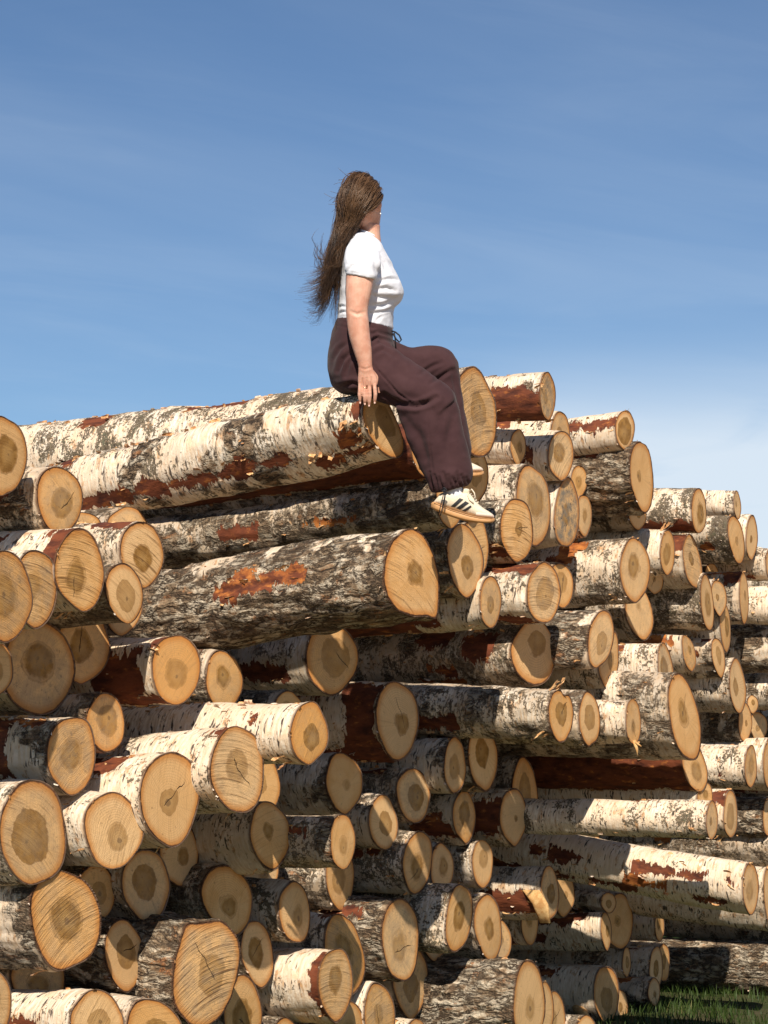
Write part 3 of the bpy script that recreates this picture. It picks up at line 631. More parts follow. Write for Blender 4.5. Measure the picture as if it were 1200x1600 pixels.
LOG_OBJ = {}
def build_log(i, rec):
    (x0, y0, x1, y1), bk, heart, saw, sang, slope, label, o = rec
    rnd = random.Random(i * 31 + 5)
    u, v = (x0 + x1) / 2, (y0 + y1) / 2
    W, H = x1 - x0, y1 - y0
    d = ray(u, v); T = (A0 - PVAL[i]) / -(d @ PN)
    C = CAM + d * T
    # face normal: as seen narrow or wide, kept near the pile's own direction
    vd = unit(-d); view_az = math.atan2(vd[1], vd[0])
    pile_az = math.atan2(PN[1], PN[0])
    off0 = pile_az - view_az                                   # positive: turned to the right of the viewer
    ratio = min(max(W / H, .12), .95)
    off1 = math.acos(ratio)
    off = off0 + max(-.17, min(.17, (off1 - off0) * .75))
    naz = view_az + off
    nf = np.array([math.cos(naz), math.sin(naz), 0])
    ax_az = pile_az + max(-.12, min(.12, (naz - pile_az) * .5))
    if o.get('vis', 0) > 1.4: ax_az = pile_az + .3 * (naz - pile_az)
    if slope is None:
        e = rnd.uniform(-.02, .02)
        a = np.array([math.cos(ax_az) * math.cos(e), math.sin(ax_az) * math.cos(e), math.sin(e)])
    else:
        a = solve_axis(u, v, C, ax_az, slope)
    # outline in the picture -> on the face plane
    rm = H / 2 * T / F
    NS = int(np.clip(2 * math.pi * rm / .016, 36, 84))
    if 'poly' in o:
        P = np.array(o['poly'], float); P = np.vstack([P, P[:1]])
        seg = np.r_[0, np.cumsum(np.linalg.norm(np.diff(P, axis=0), axis=1))]
        q = np.linspace(0, seg[-1], NS, endpoint=False)
        out = np.stack([np.interp(q, seg, P[:, 0]), np.interp(q, seg, P[:, 1])], 1)
        for _ in range(2): out = .5 * out + .25 * np.roll(out, 1, 0) + .25 * np.roll(out, -1, 0)
        area = .5 * np.sum(out[:, 0] * np.roll(out[:, 1], -1) - np.roll(out[:, 0], -1) * out[:, 1])
        if area > 0: out = out[::-1]
    else:
        th = np.linspace(0, 2 * math.pi, NS, endpoint=False)
        k = math.tan(R(o.get('rot', rnd.uniform(-2, 4))))
        w2 = math.sqrt(max((W / 2) ** 2 - (k * H / 2) ** 2, (W * .3) ** 2))
        rr = 1 + sum(rnd.uniform(.3, 1) * 1.35 * am * np.cos(kk * th + rnd.uniform(0, 6.28)) for kk, am in ((2, .016), (3, .030), (4, .016), (5, .013), (7, .007)))
        pw = rnd.uniform(.86, 1.0); sq = rnd.uniform(.96, 1.06)
        cx_ = np.cos(th); cx_ = np.sign(cx_) * np.abs(cx_) ** np.where(np.sin(th) < 0, 1 / pw ** 2, sq)
        ex, ey = cx_ * rr, np.sin(th) * rr
        out = np.stack([u + w2 * ex - k * ey * H / 2, v - ey * H / 2], 1)
    pts = []
    for (pu, pv) in out:
        dd = ray(pu, pv)
        pts.append(CAM + dd * (nf @ (C - CAM)) / (nf @ dd))
    pts = np.array(pts)
    Cc = pts.mean(0)
    e1 = unit(np.cross(a, Z)); 
    if e1 @ PT > 0: e1 = -e1
    e2 = np.cross(e1, a)
    if e2[2] < 0: e2 = -e2
    dv = pts - Cc
    la = dv @ a
    dp = dv - la[:, None] * a
    th = np.arctan2(dp @ e2, dp @ e1)
    rad = np.linalg.norm(dp, axis=1)
    rbar = rad.mean()
    # rings along the trunk
    vis = o.get('vis', .45); Lg = o.get('L', 2.6)
    xs = [0, .0, .004, .014]
    x = .03
    while x < vis: xs.append(x); x += .026
    while x < Lg: xs.append(x); x += .14
    xs = np.array(xs + [Lg])
    rough = o.get('rough', BARKS[bk][0]); lich = o.get('lich', BARKS[bk][1]) ; dirt = BARKS[bk][2]
    rough += rnd.uniform(-.06, .06)
    seed = np.array([rnd.uniform(0, 60), rnd.uniform(0, 60), rnd.uniform(0, 60)])
    n = len(xs)
    X = np.repeat(xs[:, None], NS, 1)
    TH = np.repeat(th[None], n, 0)
    bl = smooth(X, .15, 1.3)
    tap = (1 - o.get('taper', .03) * np.minimum(X, 2.2)) * (1 + o.get('swell', rnd.uniform(-.02, .05)) * smooth(X, .0, .45))
    RAD = (rad[None] * (1 - bl) + rbar * bl) * tap
    lc = np.stack([X, rbar * np.cos(TH), rbar * np.sin(TH)], -1)
    sl = lc + seed
    # lumps, knots, and the ridges of fissured bark
    disp = .010 * fbm(sl * np.array([2.2, 5, 5]), 2, 3) + .0035 * fbm(sl * np.array([14, 18, 18]), 2, 9)
    disp += (.004 + .010 * rough) * fbm(sl * np.array([9, 38, 38]), 2, 5) * (0.25 + rough)
    for _ in range(rnd.choice([0, 1, 1, 2])):                    # knots and healed branch scars
        kx, kt, kr, kh = rnd.uniform(.1, max(.5, vis)), rnd.uniform(-1.6, 2.2), rnd.uniform(.025, .05), rnd.uniform(.006, .02)
        dk = ((X - kx) / kr) ** 2 + (((TH - kt + math.pi) % (2 * math.pi) - math.pi) * rbar / kr) ** 2
        disp += kh * (np.exp(-dk) - .5 * np.exp(-dk * 9))
    # peel map
    pt = list(o.get('pt', []))
    nrand = {'w': 2, 'm': 3, 'd': 2, 'p': 4, 'r': 1}[bk]
    if not o.get('hero'):
        for _ in range(nrand):
            px = rnd.uniform(.05, max(vis, .6)); pl = rnd.uniform(.06, .32); pa = rnd.uniform(-80, 110); pw = rnd.uniform(10, 34)
            pt.append((px, px + pl, pa, pa + pw, rnd.choice([.0, .2, .4, .8])))
    sd = np.full(X.shape, -1.0); orange = np.zeros(X.shape)
    for pt_ in pt:
        a0, a1, t0, t1 = pt_[:4]
        tc, tw = R((t0 + t1) / 2), R((t1 - t0) / 2)
        dth = np.abs((TH - tc + math.pi) % (2 * math.pi) - math.pi)
        dy = (tw - dth) * rbar; dx = np.minimum(X - a0, a1 - X)
        s_ = np.where((dy > 0) & (dx > 0), np.minimum(dx, dy), -np.hypot(np.minimum(dx, 0), np.minimum(dy, 0)))
        orange = np.where(s_ > sd, pt_[4] if len(pt_) > 4 else .15, orange)
        sd = np.maximum(sd, s_)
    disp -= .006 * smooth(sd, -.01, .015)
    fade = smooth(X, 0, .03)
    RAD = RAD + disp * (0.25 + .75 * fade)
    inner = np.ones(n); inner[0] = .972
    lon = la[None] * (1 - smooth(X, 0, .5))
    lon[0] = lon[0] - .004
    bow_t, bow_a = rnd.uniform(0, 6.28), rnd.uniform(.0, .030) * (0.4 if o.get('hero') else 1)
    bowv = (bow_a * np.sin(X * 1.5))[..., None] * (math.cos(bow_t) * e1 + math.sin(bow_t) * e2)
    V = Cc + bowv + (-X + lon)[..., None] * a + (RAD * inner[:, None])[..., None] * (np.cos(TH)[..., None] * e1 + np.sin(TH)[..., None] * e2)
    verts = V.reshape(-1, 3)
    faces = grid_faces(n, NS)
    rough_v = np.full(X.shape, rough)
    for (b0, b1) in o.get('bands', []):
        wob = .05 * np.sin(3 * TH + seed[0])
        rough_v = rough_v + .34 * smooth(np.minimum(X + wob - b0, b1 - X - wob), -.03, .04)
    if bk == 'r' and 'white' in o:                              # rugged logs with whiter plates on the upper side
        rough_v = rough_v - .25 * o['white'] * smooth(np.sin(TH), .2, .9)
    st = np.stack([rough_v, np.full(X.shape, lich + rnd.uniform(-.08, .08)), np.full(X.shape, dirt)], -1)
    lip = smooth(.012 - X, 0, .008)
    base = Cc - a * .3 - Z * rbar
    root = empty('birch_log', base)
    tag(root, label, 'log', 'birch logs at the bottom of the pile' if o.get('low') else 'birch logs stacked in the pile')
    flip = np.cross(V[5, 1] - V[5, 0], V[6, 0] - V[5, 0]) @ (V[5, 0] - (Cc - a * xs[5]))
    if flip < 0: faces = faces[:, ::-1]
    # far end closed with a fan
    lastc = len(verts)
    verts = np.vstack([verts, V[-1].mean(0)])
    fl = faces.tolist(); o0 = (n - 1) * NS
    fan = [(o0 + j, o0 + (j + 1) % NS, lastc) for j in range(NS)]
    if flip < 0: fan = [f[::-1] for f in fan]
    ex = lambda arr: np.vstack([arr.reshape(-1, arr.shape[-1]), arr.reshape(-1, arr.shape[-1])[-1:]])
    e0 = lambda arr: np.r_[arr.ravel(), arr.ravel()[-1]]
    bark_args = (verts, fl + fan, {'co': ex(sl), 'st': ex(st), 'peel': e0(sd), 'lip': e0(lip), 'orange': e0(orange)})
    # sawn end
    NR = 9
    hx, hy = o.get('ho', (rnd.uniform(-.15, .15), rnd.uniform(-.15, .15)))
    fx = unit(np.cross(Z, nf)); fy = np.cross(nf, fx)
    rim = Cc + dv * .974 - nf * .002
    hc = Cc + fx * hx * rbar * 2 + fy * hy * rbar * 2
    rhos = np.linspace(1, 0, NR + 1)[:-1]
    fv, fcv = [], []
    for rho in rhos:
        q = hc + (rim - hc) * rho
        bowz = (1 - rho ** 2) * .004 * math.sin(seed[1])
        fv.append(q + nf * bowz)
        rel = q - hc
        fcv.append(np.stack([rel @ fx, rel @ fy, np.full(NS, rho)], 1))
    fv = np.vstack(fv + [hc[None] + nf * .004 * math.sin(seed[1])]); fcv = np.vstack(fcv + [np.zeros((1, 3))])
    ff = grid_faces(NR, NS).tolist() + [((NR - 1) * NS + j, (NR - 1) * NS + (j + 1) % NS, NR * NS) for j in range(NS)]
    nn = np.cross(fv[1] - fv[0], fv[NS] - fv[0]) @ nf
    if nn < 0: ff = [f[::-1] for f in ff]
    ca, sa_ = math.cos(R(sang)) / max(ratio, .3), math.sin(R(sang))
    N1 = len(fv)
    cr = o.get('crack', (0, 0) if rnd.random() > .18 else (.8, rnd.uniform(-3, 3)))
    one = np.ones((N1, 1))
    mesh_obj('cut_face', fv, ff, M['face'], root, True, {
        'fc': fcv,
        'p1': one * np.array([[(.07 if o.get('heartless') else heart) , math.atan2(sa_, ca), saw]]),
        'p2': one * np.array([[o.get('warm', rnd.uniform(0, .25)), o.get('grey', rnd.choice([0, 0, .1, .2, .35])), rnd.uniform(0, 9)]]),
        'p4': one * np.array([[o.get('pale', rnd.choice([0, .1, .3, .55, .75])), rnd.choice([.65, .8, .9, 1.0]), rnd.choice([.015, .03, .06, .12])]]),
        'p3': one * np.array([[cr[0], cr[1], o.get('ring', rnd.choice([.1, .18, .28]))]])})
    # ragged bark: curls at the saw cut, along torn edges and on the top
    fb = Buf()
    def flake(x, ang, ln, wd, lift, tone, diag=0.0, curl=1.0):
        ro = np.interp(x, [0, 1.3], [rbar * .99, rbar * .97])
        k0 = int(np.argmin(np.abs((th - ang + math.pi) % (2 * math.pi) - math.pi)))
        j0 = int(np.argmin(np.abs(xs - x)))
        p0 = V[max(j0, 2), k0] + a * (xs[max(j0, 2)] - x) * 1.0
        nr = unit(math.cos(ang) * e1 + math.sin(ang) * e2)
        tg = -math.sin(ang) * e1 + math.cos(ang) * e2
        dr = unit(math.cos(diag) * tg + math.sin(diag) * a); sd_ = np.cross(nr, dr)
        vv = []
        ns = 6
        for q in range(ns):
            s = q / (ns - 1)
            bend = curl * 2.4 * s
            pos = p0 - nr * .004 + dr * ln * math.sin(bend) / max(curl * 2.4, .2) + nr * (lift * s + ln * (1 - math.cos(bend)) / max(curl * 2.4, .2))
            w = wd * (1 - .25 * s * s) * rnd.uniform(.75, 1.15)
            for c_ in (-.5, 0, .5): vv.append(pos + sd_ * w * c_ + nr * .001 * (1 - abs(c_) * 2) + dr * rnd.uniform(-.18, .18) * ln * s)
        fb.add(vv, grid_faces(ns, 3, False).tolist(), tone)
    cnt = 5 if vis > .7 else 3
    for _ in range(cnt):                                        # frayed at the saw cut
        flake(rnd.uniform(.002, .02), rnd.uniform(-1.2, 2.0), rnd.uniform(.008, .02), rnd.uniform(.008, .022), rnd.uniform(.0, .006), rnd.random() * .5, rnd.uniform(.3, 1.6), rnd.uniform(.2, .8))
    for pt_ in pt:
        a0, a1, t0, t1 = pt_[:4]
        if a1 < 0 or a0 > vis: continue
        for _ in range(int(2 + (a1 - a0) * 9)):
            side = rnd.choice([0, 1])
            ang = R(t1 if side else t0) + rnd.uniform(-.1, .1)
            flake(max(.01, rnd.uniform(a0, min(a1, vis))), ang, rnd.uniform(.010, .024), rnd.uniform(.02, .06), rnd.uniform(.0, .003), rnd.random() * .7, rnd.uniform(-.5, .5) + (0 if side else math.pi), rnd.uniform(.2, 1.0))
    if o.get('top'):
        for _ in range(int(42 * vis / 2)):
            flake(rnd.uniform(.1, vis), rnd.uniform(.9, 1.9), rnd.uniform(.010, .024), rnd.uniform(.015, .055), rnd.uniform(.0, .005), rnd.random() * .8, rnd.choice([0, math.pi]) + rnd.uniform(-.6, .6), rnd.uniform(.3, 1.2))
    if o.get('hero'):                                           # the orange curl near the end and scraps below it
        flake(.10, R(12), .055, .034, .006, 1.0, 2.9, .35); flake(.09, R(10), .045, .03, .01, 1.0, 2.7, .45)
        for q in range(9): flake(rnd.uniform(.03, .34), R(rnd.uniform(-62, -18)), rnd.uniform(.02, .04), rnd.uniform(.015, .03), .004, rnd.random() * .6, rnd.uniform(2, 4), .9)
    if rnd.random() < .45:                                      # shreds hanging from the cut
        for q in range(rnd.randint(1, 3)):
            flake(rnd.uniform(.0, .05), R(rnd.uniform(-100, -20)), rnd.uniform(.03, .08), rnd.uniform(.006, .014), .004, rnd.random(), -1.4 + rnd.uniform(-.6, .6), rnd.uniform(.1, .5))
    for _ in range(int(3 + 5 * vis)):                           # scattered papery lifts
        flake(rnd.uniform(.04, vis), rnd.uniform(-1.2, 1.9), rnd.uniform(.008, .018), rnd.uniform(.012, .04), .001, rnd.random() * .5, rnd.choice([0, math.pi]) + rnd.uniform(-.3, .3), rnd.uniform(.3, 1.0))
    if o.get('curl'):
        for q in range(4): flake(rnd.uniform(.01, .07), R(rnd.uniform(60, 100)), rnd.uniform(.05, .085), rnd.uniform(.015, .025), .02, .1, rnd.uniform(.4, 1.2), .35)
    verts, fcs, at_ = bark_args
    nb = len(verts); fvv = np.concatenate(fb.v)
    for k_ in at_:
        arr = at_[k_]
        at_[k_] = np.concatenate([arr, np.zeros((len(fvv),) + arr.shape[1:])])
    at_['tone'] = np.r_[np.zeros(nb), np.concatenate(fb.a)]
    bo = mesh_obj('bark', np.vstack([verts, fvv]), fcs + [tuple(x_ + nb for x_ in f_) for f_ in fb.f], M['bark'], root, True, at_)
    bo.data.materials.append(M['flake'])
    mi = np.zeros(len(bo.data.polygons), dtype=np.int32); mi[len(fcs):] = 1
    bo.data.polygons.foreach_set('material_index', mi)
    wood = None
    if o.get('slab') or o.get('spl') or o.get('fork'):
        wood = Buf()
    if o.get('slab'):
        lo = Cc - Z * rbar * .9 + e1 * rbar * .75
        hi = Cc + e1 * rbar * 1.0 + Z * rbar * .15
        wood.loft([(hi - a * .05, a * .05, e1 * .006), (hi * .5 + lo * .5 + e1 * .012, a * .045, e1 * .012), (lo + e1 * .01 - Z * .03 + a * .02, a * .03, e1 * .009)], 12, power=3)
        wood.build('torn_slab', mat_wood(), root)
    if o.get('spl'):
        lo = Cc - Z * rbar
        wood.tube([lo + Z * .02, lo - Z * .02 + a * .015, lo - Z * .055 + a * .02], [.012, .009, .002], 6, flat=.4)
        wood.tube([lo + Z * .01 + a * .01, lo - Z * .01 + a * .04], [.007, .003], 6)
        wood.build('splinter', mat_wood(), root)
    if o.get('fork'):
        st_ = Cc - a * .16 + e1 * rbar * .55 - Z * rbar * .25
        en = Cc - a * .02 + e1 * rbar * 1.05 - Z * rbar * 1.0
        wood.loft([(st_, e1 * .035 + Z * .02, a * .05), ((st_ + en) / 2, e1 * .03 + Z * .03, a * .042), (en, e1 * .028 + Z * .022, a * .036)], 16)
        wood.build('side_branch', mat_wood(), root)
    LOG_OBJ[i] = dict(C=Cc, a=a, e1=e1, e2=e2, r=rbar, root=root)
    return root

_wood = []
def mat_wood():
    if not _wood:
        _wood.append(mat_simple('torn_wood', (.58, .38, .17), .8, .2, 40, (.42, .22, .08), .5, .003))
    return _wood[0]

for _i, _rec in enumerate(LOGS):
    build_log(_i, _rec)
# ------------------------------------------------------------------ the woman on the log
def q(u, v, dd): return at(u, v, 9.0 + dd)
PX = 9.0 / F

def sil(rings, sub=1):
    """(u1,v1,u2,v2,depth offset,half depth) silhouettes -> loft rings; sub = in-between rings"""
    A = np.array(rings, float)
    if sub > 1:
        n = len(A); tt = np.linspace(0, n - 1, (n - 1) * sub + 1); B = []
        for t in tt:
            i = min(int(t), n - 2); f = t - i
            p0, p1, p2, p3 = A[max(i - 1, 0)], A[i], A[i + 1], A[min(i + 2, n - 1)]
            B.append(.5 * (2 * p1 + (p2 - p0) * f + (2 * p0 - 5 * p1 + 4 * p2 - p3) * f * f + (3 * p1 - p0 - 3 * p2 + p3) * f ** 3))
        A = np.array(B)
    out = []
    for u1, v1, u2, v2, dd, hd in A:
        a, b = q(u1, v1, dd), q(u2, v2, dd)
        out.append(((a + b) / 2, (b - a) / 2, FWD * hd))
    return out

def remesh(buf, voxel, smooth_it, name):
    me = bpy.data.meshes.new('tmp'); me.from_pydata([tuple(v) for v in np.concatenate(buf.v)], [], buf.f); me.update()
    import bmesh
    bm = bmesh.new(); bm.from_mesh(me); bmesh.ops.recalc_face_normals(bm, faces=bm.faces); bm.to_mesh(me); bm.free()
    ob = bpy.data.objects.new('tmp', me); COL.objects.link(ob)
    m = ob.modifiers.new('r', 'REMESH'); m.mode = 'VOXEL'; m.voxel_size = voxel; m.adaptivity = 0
    if smooth_it:
        s = ob.modifiers.new('s', 'SMOOTH'); s.factor = .5; s.iterations = smooth_it
    dg = bpy.context.evaluated_depsgraph_get(); dg.update()
    ev = bpy.data.meshes.new_from_object(ob.evaluated_get(dg))
    n = len(ev.vertices); V = np.empty(n * 3); ev.vertices.foreach_get('co', V)
    Nn = np.empty(n * 3); ev.vertices.foreach_get('normal', Nn)
    faces = [tuple(p.vertices) for p in ev.polygons]
    bpy.data.objects.remove(ob); bpy.data.meshes.remove(me); bpy.data.meshes.remove(ev)
    if all(len(f) == 4 for f in faces): faces = np.array(faces)
    return V.reshape(-1, 3), Nn.reshape(-1, 3), faces

def proj(V):
    qv = V - CAM; d = qv @ FWD
    return 600 + F * (qv @ RIGHT) / d, 800 - F * (qv @ UP) / d, d - 9.0

def seg_dist(u, v, pl):
    best = np.full(len(u), 1e9); tb = np.zeros(len(u)); n = len(pl) - 1
    for i, ((a, b), (c, d)) in enumerate(zip(pl[:-1], pl[1:])):
        L2 = (c - a) ** 2 + (d - b) ** 2
        t = np.clip(((u - a) * (c - a) + (v - b) * (d - b)) / L2, 0, 1)
        ds = np.hypot(u - a - t * (c - a), v - b - t * (d - b))
        m = ds < best; best[m] = ds[m]; tb[m] = (i + t[m]) / n
    return best, tb

def folds(V, Nn, lst, dmax=1.0):
    """pull cloth in along crease lines and let it swell beside them"""
    u, v, dd = proj(V)
    face = smooth(-(Nn @ FWD), -.1, .5) * (dd < dmax)
    for pl, w, dep in lst:
        ds, tt = seg_dist(u, v, pl)
        env = np.sin(math.pi * np.clip(tt, .08, .92)) ** .6
        k = np.exp(-(ds / w) ** 2) - .45 * np.exp(-((ds - 2.0 * w) / (1.1 * w)) ** 2)
        V = V + Nn * (-dep * k * face * env)[:, None]
    return V

M['skin'] = mat_simple('skin', (.54, .27, .19), .55, .3, 26, (.63, .365, .27), .25, .003, Subsurface_Weight=.12)
M['skin'].node_tree.nodes['Principled BSDF'].inputs['Subsurface Radius'].default_value = (.012, .005, .003)
def cloth(name, c1, c2, rough=.9, sc=90):
    t = NT(name); tc = t.node('ShaderNodeTexCoord').outputs['Object']
    n = t.noise(tc, 11, 5, .6); f = t.noise(tc, 420, 2, .5); w = t.noise(tc, 24, 2, .5)
    c = t.mix(t.step(n, .3, .7), c1, c2)
    h = t.math('ADD', t.math('MULTIPLY', f, .10), t.math('MULTIPLY', w, .35))
    t.bsdf(c, rough, t.bump(h, .55, .006), .15, Sheen_Weight=.06)
    return t.m
M['pants'] = cloth('brown_jersey', (.040, .0180, .0205), (.054, .0255, .028))
M['shirt'] = cloth('white_cotton', (.64, .66, .73), (.70, .72, .79))
M['cream'] = mat_simple('cream_suede', (.62, .53, .40), .85, .2, 120, (.70, .61, .48), .3, .002)
M['pink'] = mat_simple('pale_toe_suede', (.66, .53, .44), .85, .2, 120, (.72, .60, .50), .3, .002)
M['gum'] = mat_simple('gum_rubber', (.48, .25, .10), .55, .4, 30, (.53, .29, .125), .1, .002)
M['ink'] = mat_simple('black_leather', (.014, .016, .02), .5, .4, 200, (.03, .032, .035), .2, .001)
M['cord'] = mat_simple('black_cord', (.012, .012, .016), .7, .3)
M['sock'] = mat_simple('white_rib_sock', (.78, .77, .82), .9, .15, 60, (.70, .69, .75), .5, .003)
M['gold'] = mat_simple('polished_metal', (.85, .68, .42), .25, .5, Metallic=1.0)
M['pearl'] = mat_simple('pearl', (.92, .90, .86), .2, .6)
M['eye'] = mat_simple('eye_white', (.8, .78, .75), .2, .5)
M['nail'] = mat_simple('nail_polish', (.62, .40, .33), .25, .5)
M['lips'] = mat_simple('lips', (.50, .20, .17), .4, .4)

SHIRT = [(560,361,590,373,.08,.060),(548,368,596,381,.08,.125),(539,384,603,394,.08,.165),(534,402,611,408,.08,.172),(531,420,619,425,.08,.168),(530,440,628,444,.08,.165),
         (529,455,631.5,456,.08,.160),(529,468,629,468,.08,.152),(528,482,617,482,.08,.143),(527,494,614,500,.08,.140),(526,502,614,515,.08,.140)]
SLEEVE = [(552,372,588,388,-.03,.055),(542,386,595,402,-.09,.066),(537.5,404,594.5,415,-.118,.066),(538,418,591,427,-.13,.063),(541,429,587.5,438,-.135,.058)]
UPARM = [(548,385,585,395,-.07,.05),(543,412,585,420,-.125,.05),(541,432,584,436,-.135,.050),(540,455,580,458,-.145,.048),(540.5,474,576,476,-.15,.044),(540.5,488,575,490,-.15,.042),
         (542,503,576.5,503,-.152,.043),(545,524,578,522,-.152,.040),(552,548,580.5,544,-.150,.033),(558.5,567,581.5,564,-.147,.026),(560,576,582,573,-.146,.023),
         (559.5,586,585.5,583,-.143,.019),(559,597,590,594,-.140,.016),(560.5,604,590,601,-.139,.012)]

person = empty('person', at(548, 612, 9.08))
tag(person, 'woman in white t-shirt and dark brown sweatpants sitting on the log pile, looking away', 'person')

# head frame
HC = q(567, 321, .075)
HF = unit([.38, .925, -.02]); HX = unit(np.cross(HF, Z)); HZ = np.cross(HX, HF)
def hp(x, y, z): return HC + HX * x + HF * y + HZ * z

def body():
    b = Buf()
    b.loft(sil([(562,352,594,352,.08,.052),(561,362,594,364,.08,.055),(556,374,596,382,.08,.07)], 3), 24)
    sh = [(r[0] + 4, r[1] + 3, r[2] - 4, r[3] + 1, r[4], r[5] - .012) for r in SHIRT]
    b.loft(sil(sh, 2), 32)
    b.loft(sil([(531,505,608,517,.08,.135),(520,540,606,548,.08,.165),(518,575,600,580,.08,.17),(528,604,580,608,.08,.14)], 2), 28)
    b.loft(sil(UPARM, 3), 24)
    fan = [((562.6,601),(561.6,617),(562.8,631),.0074),((569.4,602),(569.8,619),(570.2,633),.0082),((577,601),(577.6,619),(576.6,635.5),.0084),((584.8,599),(586.6,616),(585.4,631),.0081)]
    for (p0, p1, p2, r) in fan:
        pm = ((p0[0] * .5 + p1[0] * .5), (p0[1] * .5 + p1[1] * .5)); pk = ((p1[0] * .5 + p2[0] * .5), (p1[1] * .5 + p2[1] * .5))
        b.tube([q(p0[0], p0[1] - 5, -.139), q(*p0, -.142), q(*pm, -.146), q(*p1, -.144), q(*pk, -.138), q(*p2, -.129)], [r * .8, r * 1.02, r, r * 1.02, r * .9, r * .62], 10)
    b.tube([q(580,580,-.135), q(588,590,-.118), q(592.5,602,-.108), q(592.5,614,-.104)], [.011, .0105, .0095, .0065], 10)
    # other arm, resting on the log behind the body
    far = [(r[0] + 2, r[1], r[2] + 2, r[3], .16 - r[4] + (.02 if i > 3 else 0), r[5]) for i, r in enumerate(UPARM)]
    b.loft(sil(far, 3), 24)
    for (p0, p1, p2, r) in fan:
        b.tube([q(p0[0] + 2, p0[1] - 5, .315), q(p0[0] + 2, p0[1], .32), q(p1[0] + 6, p1[1] - 8, .322), q(p2[0] + 12, p2[1] - 20, .322)], [r * .8, r, r, r * .62], 10)
    b.tube([q(582,582,.31), q(592,592,.29), q(600,600,.275)], [.011, .010, .007], 10)
    # legs inside the trousers
    b.loft(sil([(585,530,550,606,0,.075),(640,570,615,625,-.05,.075),(695,606,668,648,-.085,.06),(708,625,672,655,-.09,.055)], 3), 20)
    b.loft(sil([(665,640,709,630,-.09,.05),(672,680,712,676,-.09,.05),(685,725,716,722,-.09,.036),(694,755,719,753,-.09,.03)], 3), 20)
    b.loft(sil([(607,542,595,594,.16,.07),(660,558,650,600,.14,.06),(700,562,682,602,.13,.05)], 3), 20)
    b.loft(sil([(672,600,712,585,.13,.05),(684,650,720,640,.13,.048),(698,705,727,700,.13,.03)], 3), 20)
    # head
    rows = [(-.121,.018,.052,.080),(-.112,.036,.018,.092),(-.092,.050,-.032,.097),(-.066,.059,-.058,.096),(-.04,.066,-.077,.094),(-.01,.070,-.089,.092),
            (.02,.073,-.096,.091),(.05,.073,-.097,.091),(.08,.066,-.088,.081),(.1,.05,-.068,.06),(.112,.03,-.04,.035),(.117,.008,-.012,.01)]
    b.loft([(hp(0, (yb + yf) / 2, z), HX * w, HF * (yf - yb) / 2) for z, w, yb, yf in rows], 36)
    b.loft([(hp(0,.088,.032), HX*.007, HF*.010), (hp(0,.096,.008), HX*.009, HF*.012), (hp(0,.101,-.014), HX*.014, HF*.016), (hp(0,.096,-.027), HX*.015, HF*.012)], 14)
    b.loft([(hp(0,.090,-.050), HX*.018, HF*.008), (hp(0,.094,-.058), HX*.024, HF*.0095), (hp(0,.091,-.067), HX*.018, HF*.009)], 14)
    for s in (-1, 1):
        b.loft([(hp(s*.071,-.006,.028), HX*.004, HF*.008), (hp(s*.077,-.010,.014), HX*.006, HF*.016), (hp(s*.078,-.008,-.008), HX*.006, HF*.015), (hp(s*.073,-.002,-.030), HX*.005, HF*.007)], 14)
    V, N, f = remesh(b, .0026, 3, 'body')
    for s in (-1, 1):
        e = hp(s * .032, .094, .012); k = np.exp(-(np.linalg.norm(V - e, axis=1) / .015) ** 2); V = V - (HF * .010)[None] * k[:, None]
    # elbow crease, wrist and knuckles
    V = folds(V, N, [([(549,487),(558,491),(568,488)], 2.5, .003), ([(561,574),(571,577),(582,573)], 1.8, .0012), ([(566,592),(566,606)], 1.3, .003), ([(573.3,591),(573.4,606)], 1.3, .003), ([(580.7,590),(581,605)], 1.3, .003), ([(562,612),(568,615),(588,612)], 1.2, -.0006)], .0)
    mesh_obj('body', V, f, M['skin'], person)
    for s in (-1, 1):
        e = Buf(); c = hp(s * .032, .079, .012)
        e.loft([(c + HF * r * .011, HX * .011 * math.sqrt(max(1 - r * r, .01)), HZ * .011 * math.sqrt(max(1 - r * r, .01))) for r in np.linspace(-.98, .98, 9)], 14)
        e.build('eye', M['eye'], person)
    lp = Buf(); lp.loft([(hp(0,.0965,-.0535), HX*.016, HF*.006), (hp(0,.099,-.058), HX*.023, HF*.0068), (hp(0,.0965,-.065), HX*.014, HF*.006)], 14); lp.build('lips', M['lips'], person)
    nl = [((562.7,629.5), -.1345), ((570.2,631.5), -.1345), ((576.7,634), -.134), ((585.5,629.5), -.1345)]
    for (p, dd) in nl:
        n = Buf(); c = q(*p, dd - .0028)
        n.loft([(c + Z * z, RIGHT * w, FWD * .0022) for z, w in ((.004,.002),(.002,.0034),(-.0015,.0034),(-.004,.002))], 10, power=2.5)
        n.build('fingernail', M['nail'], person)
body()

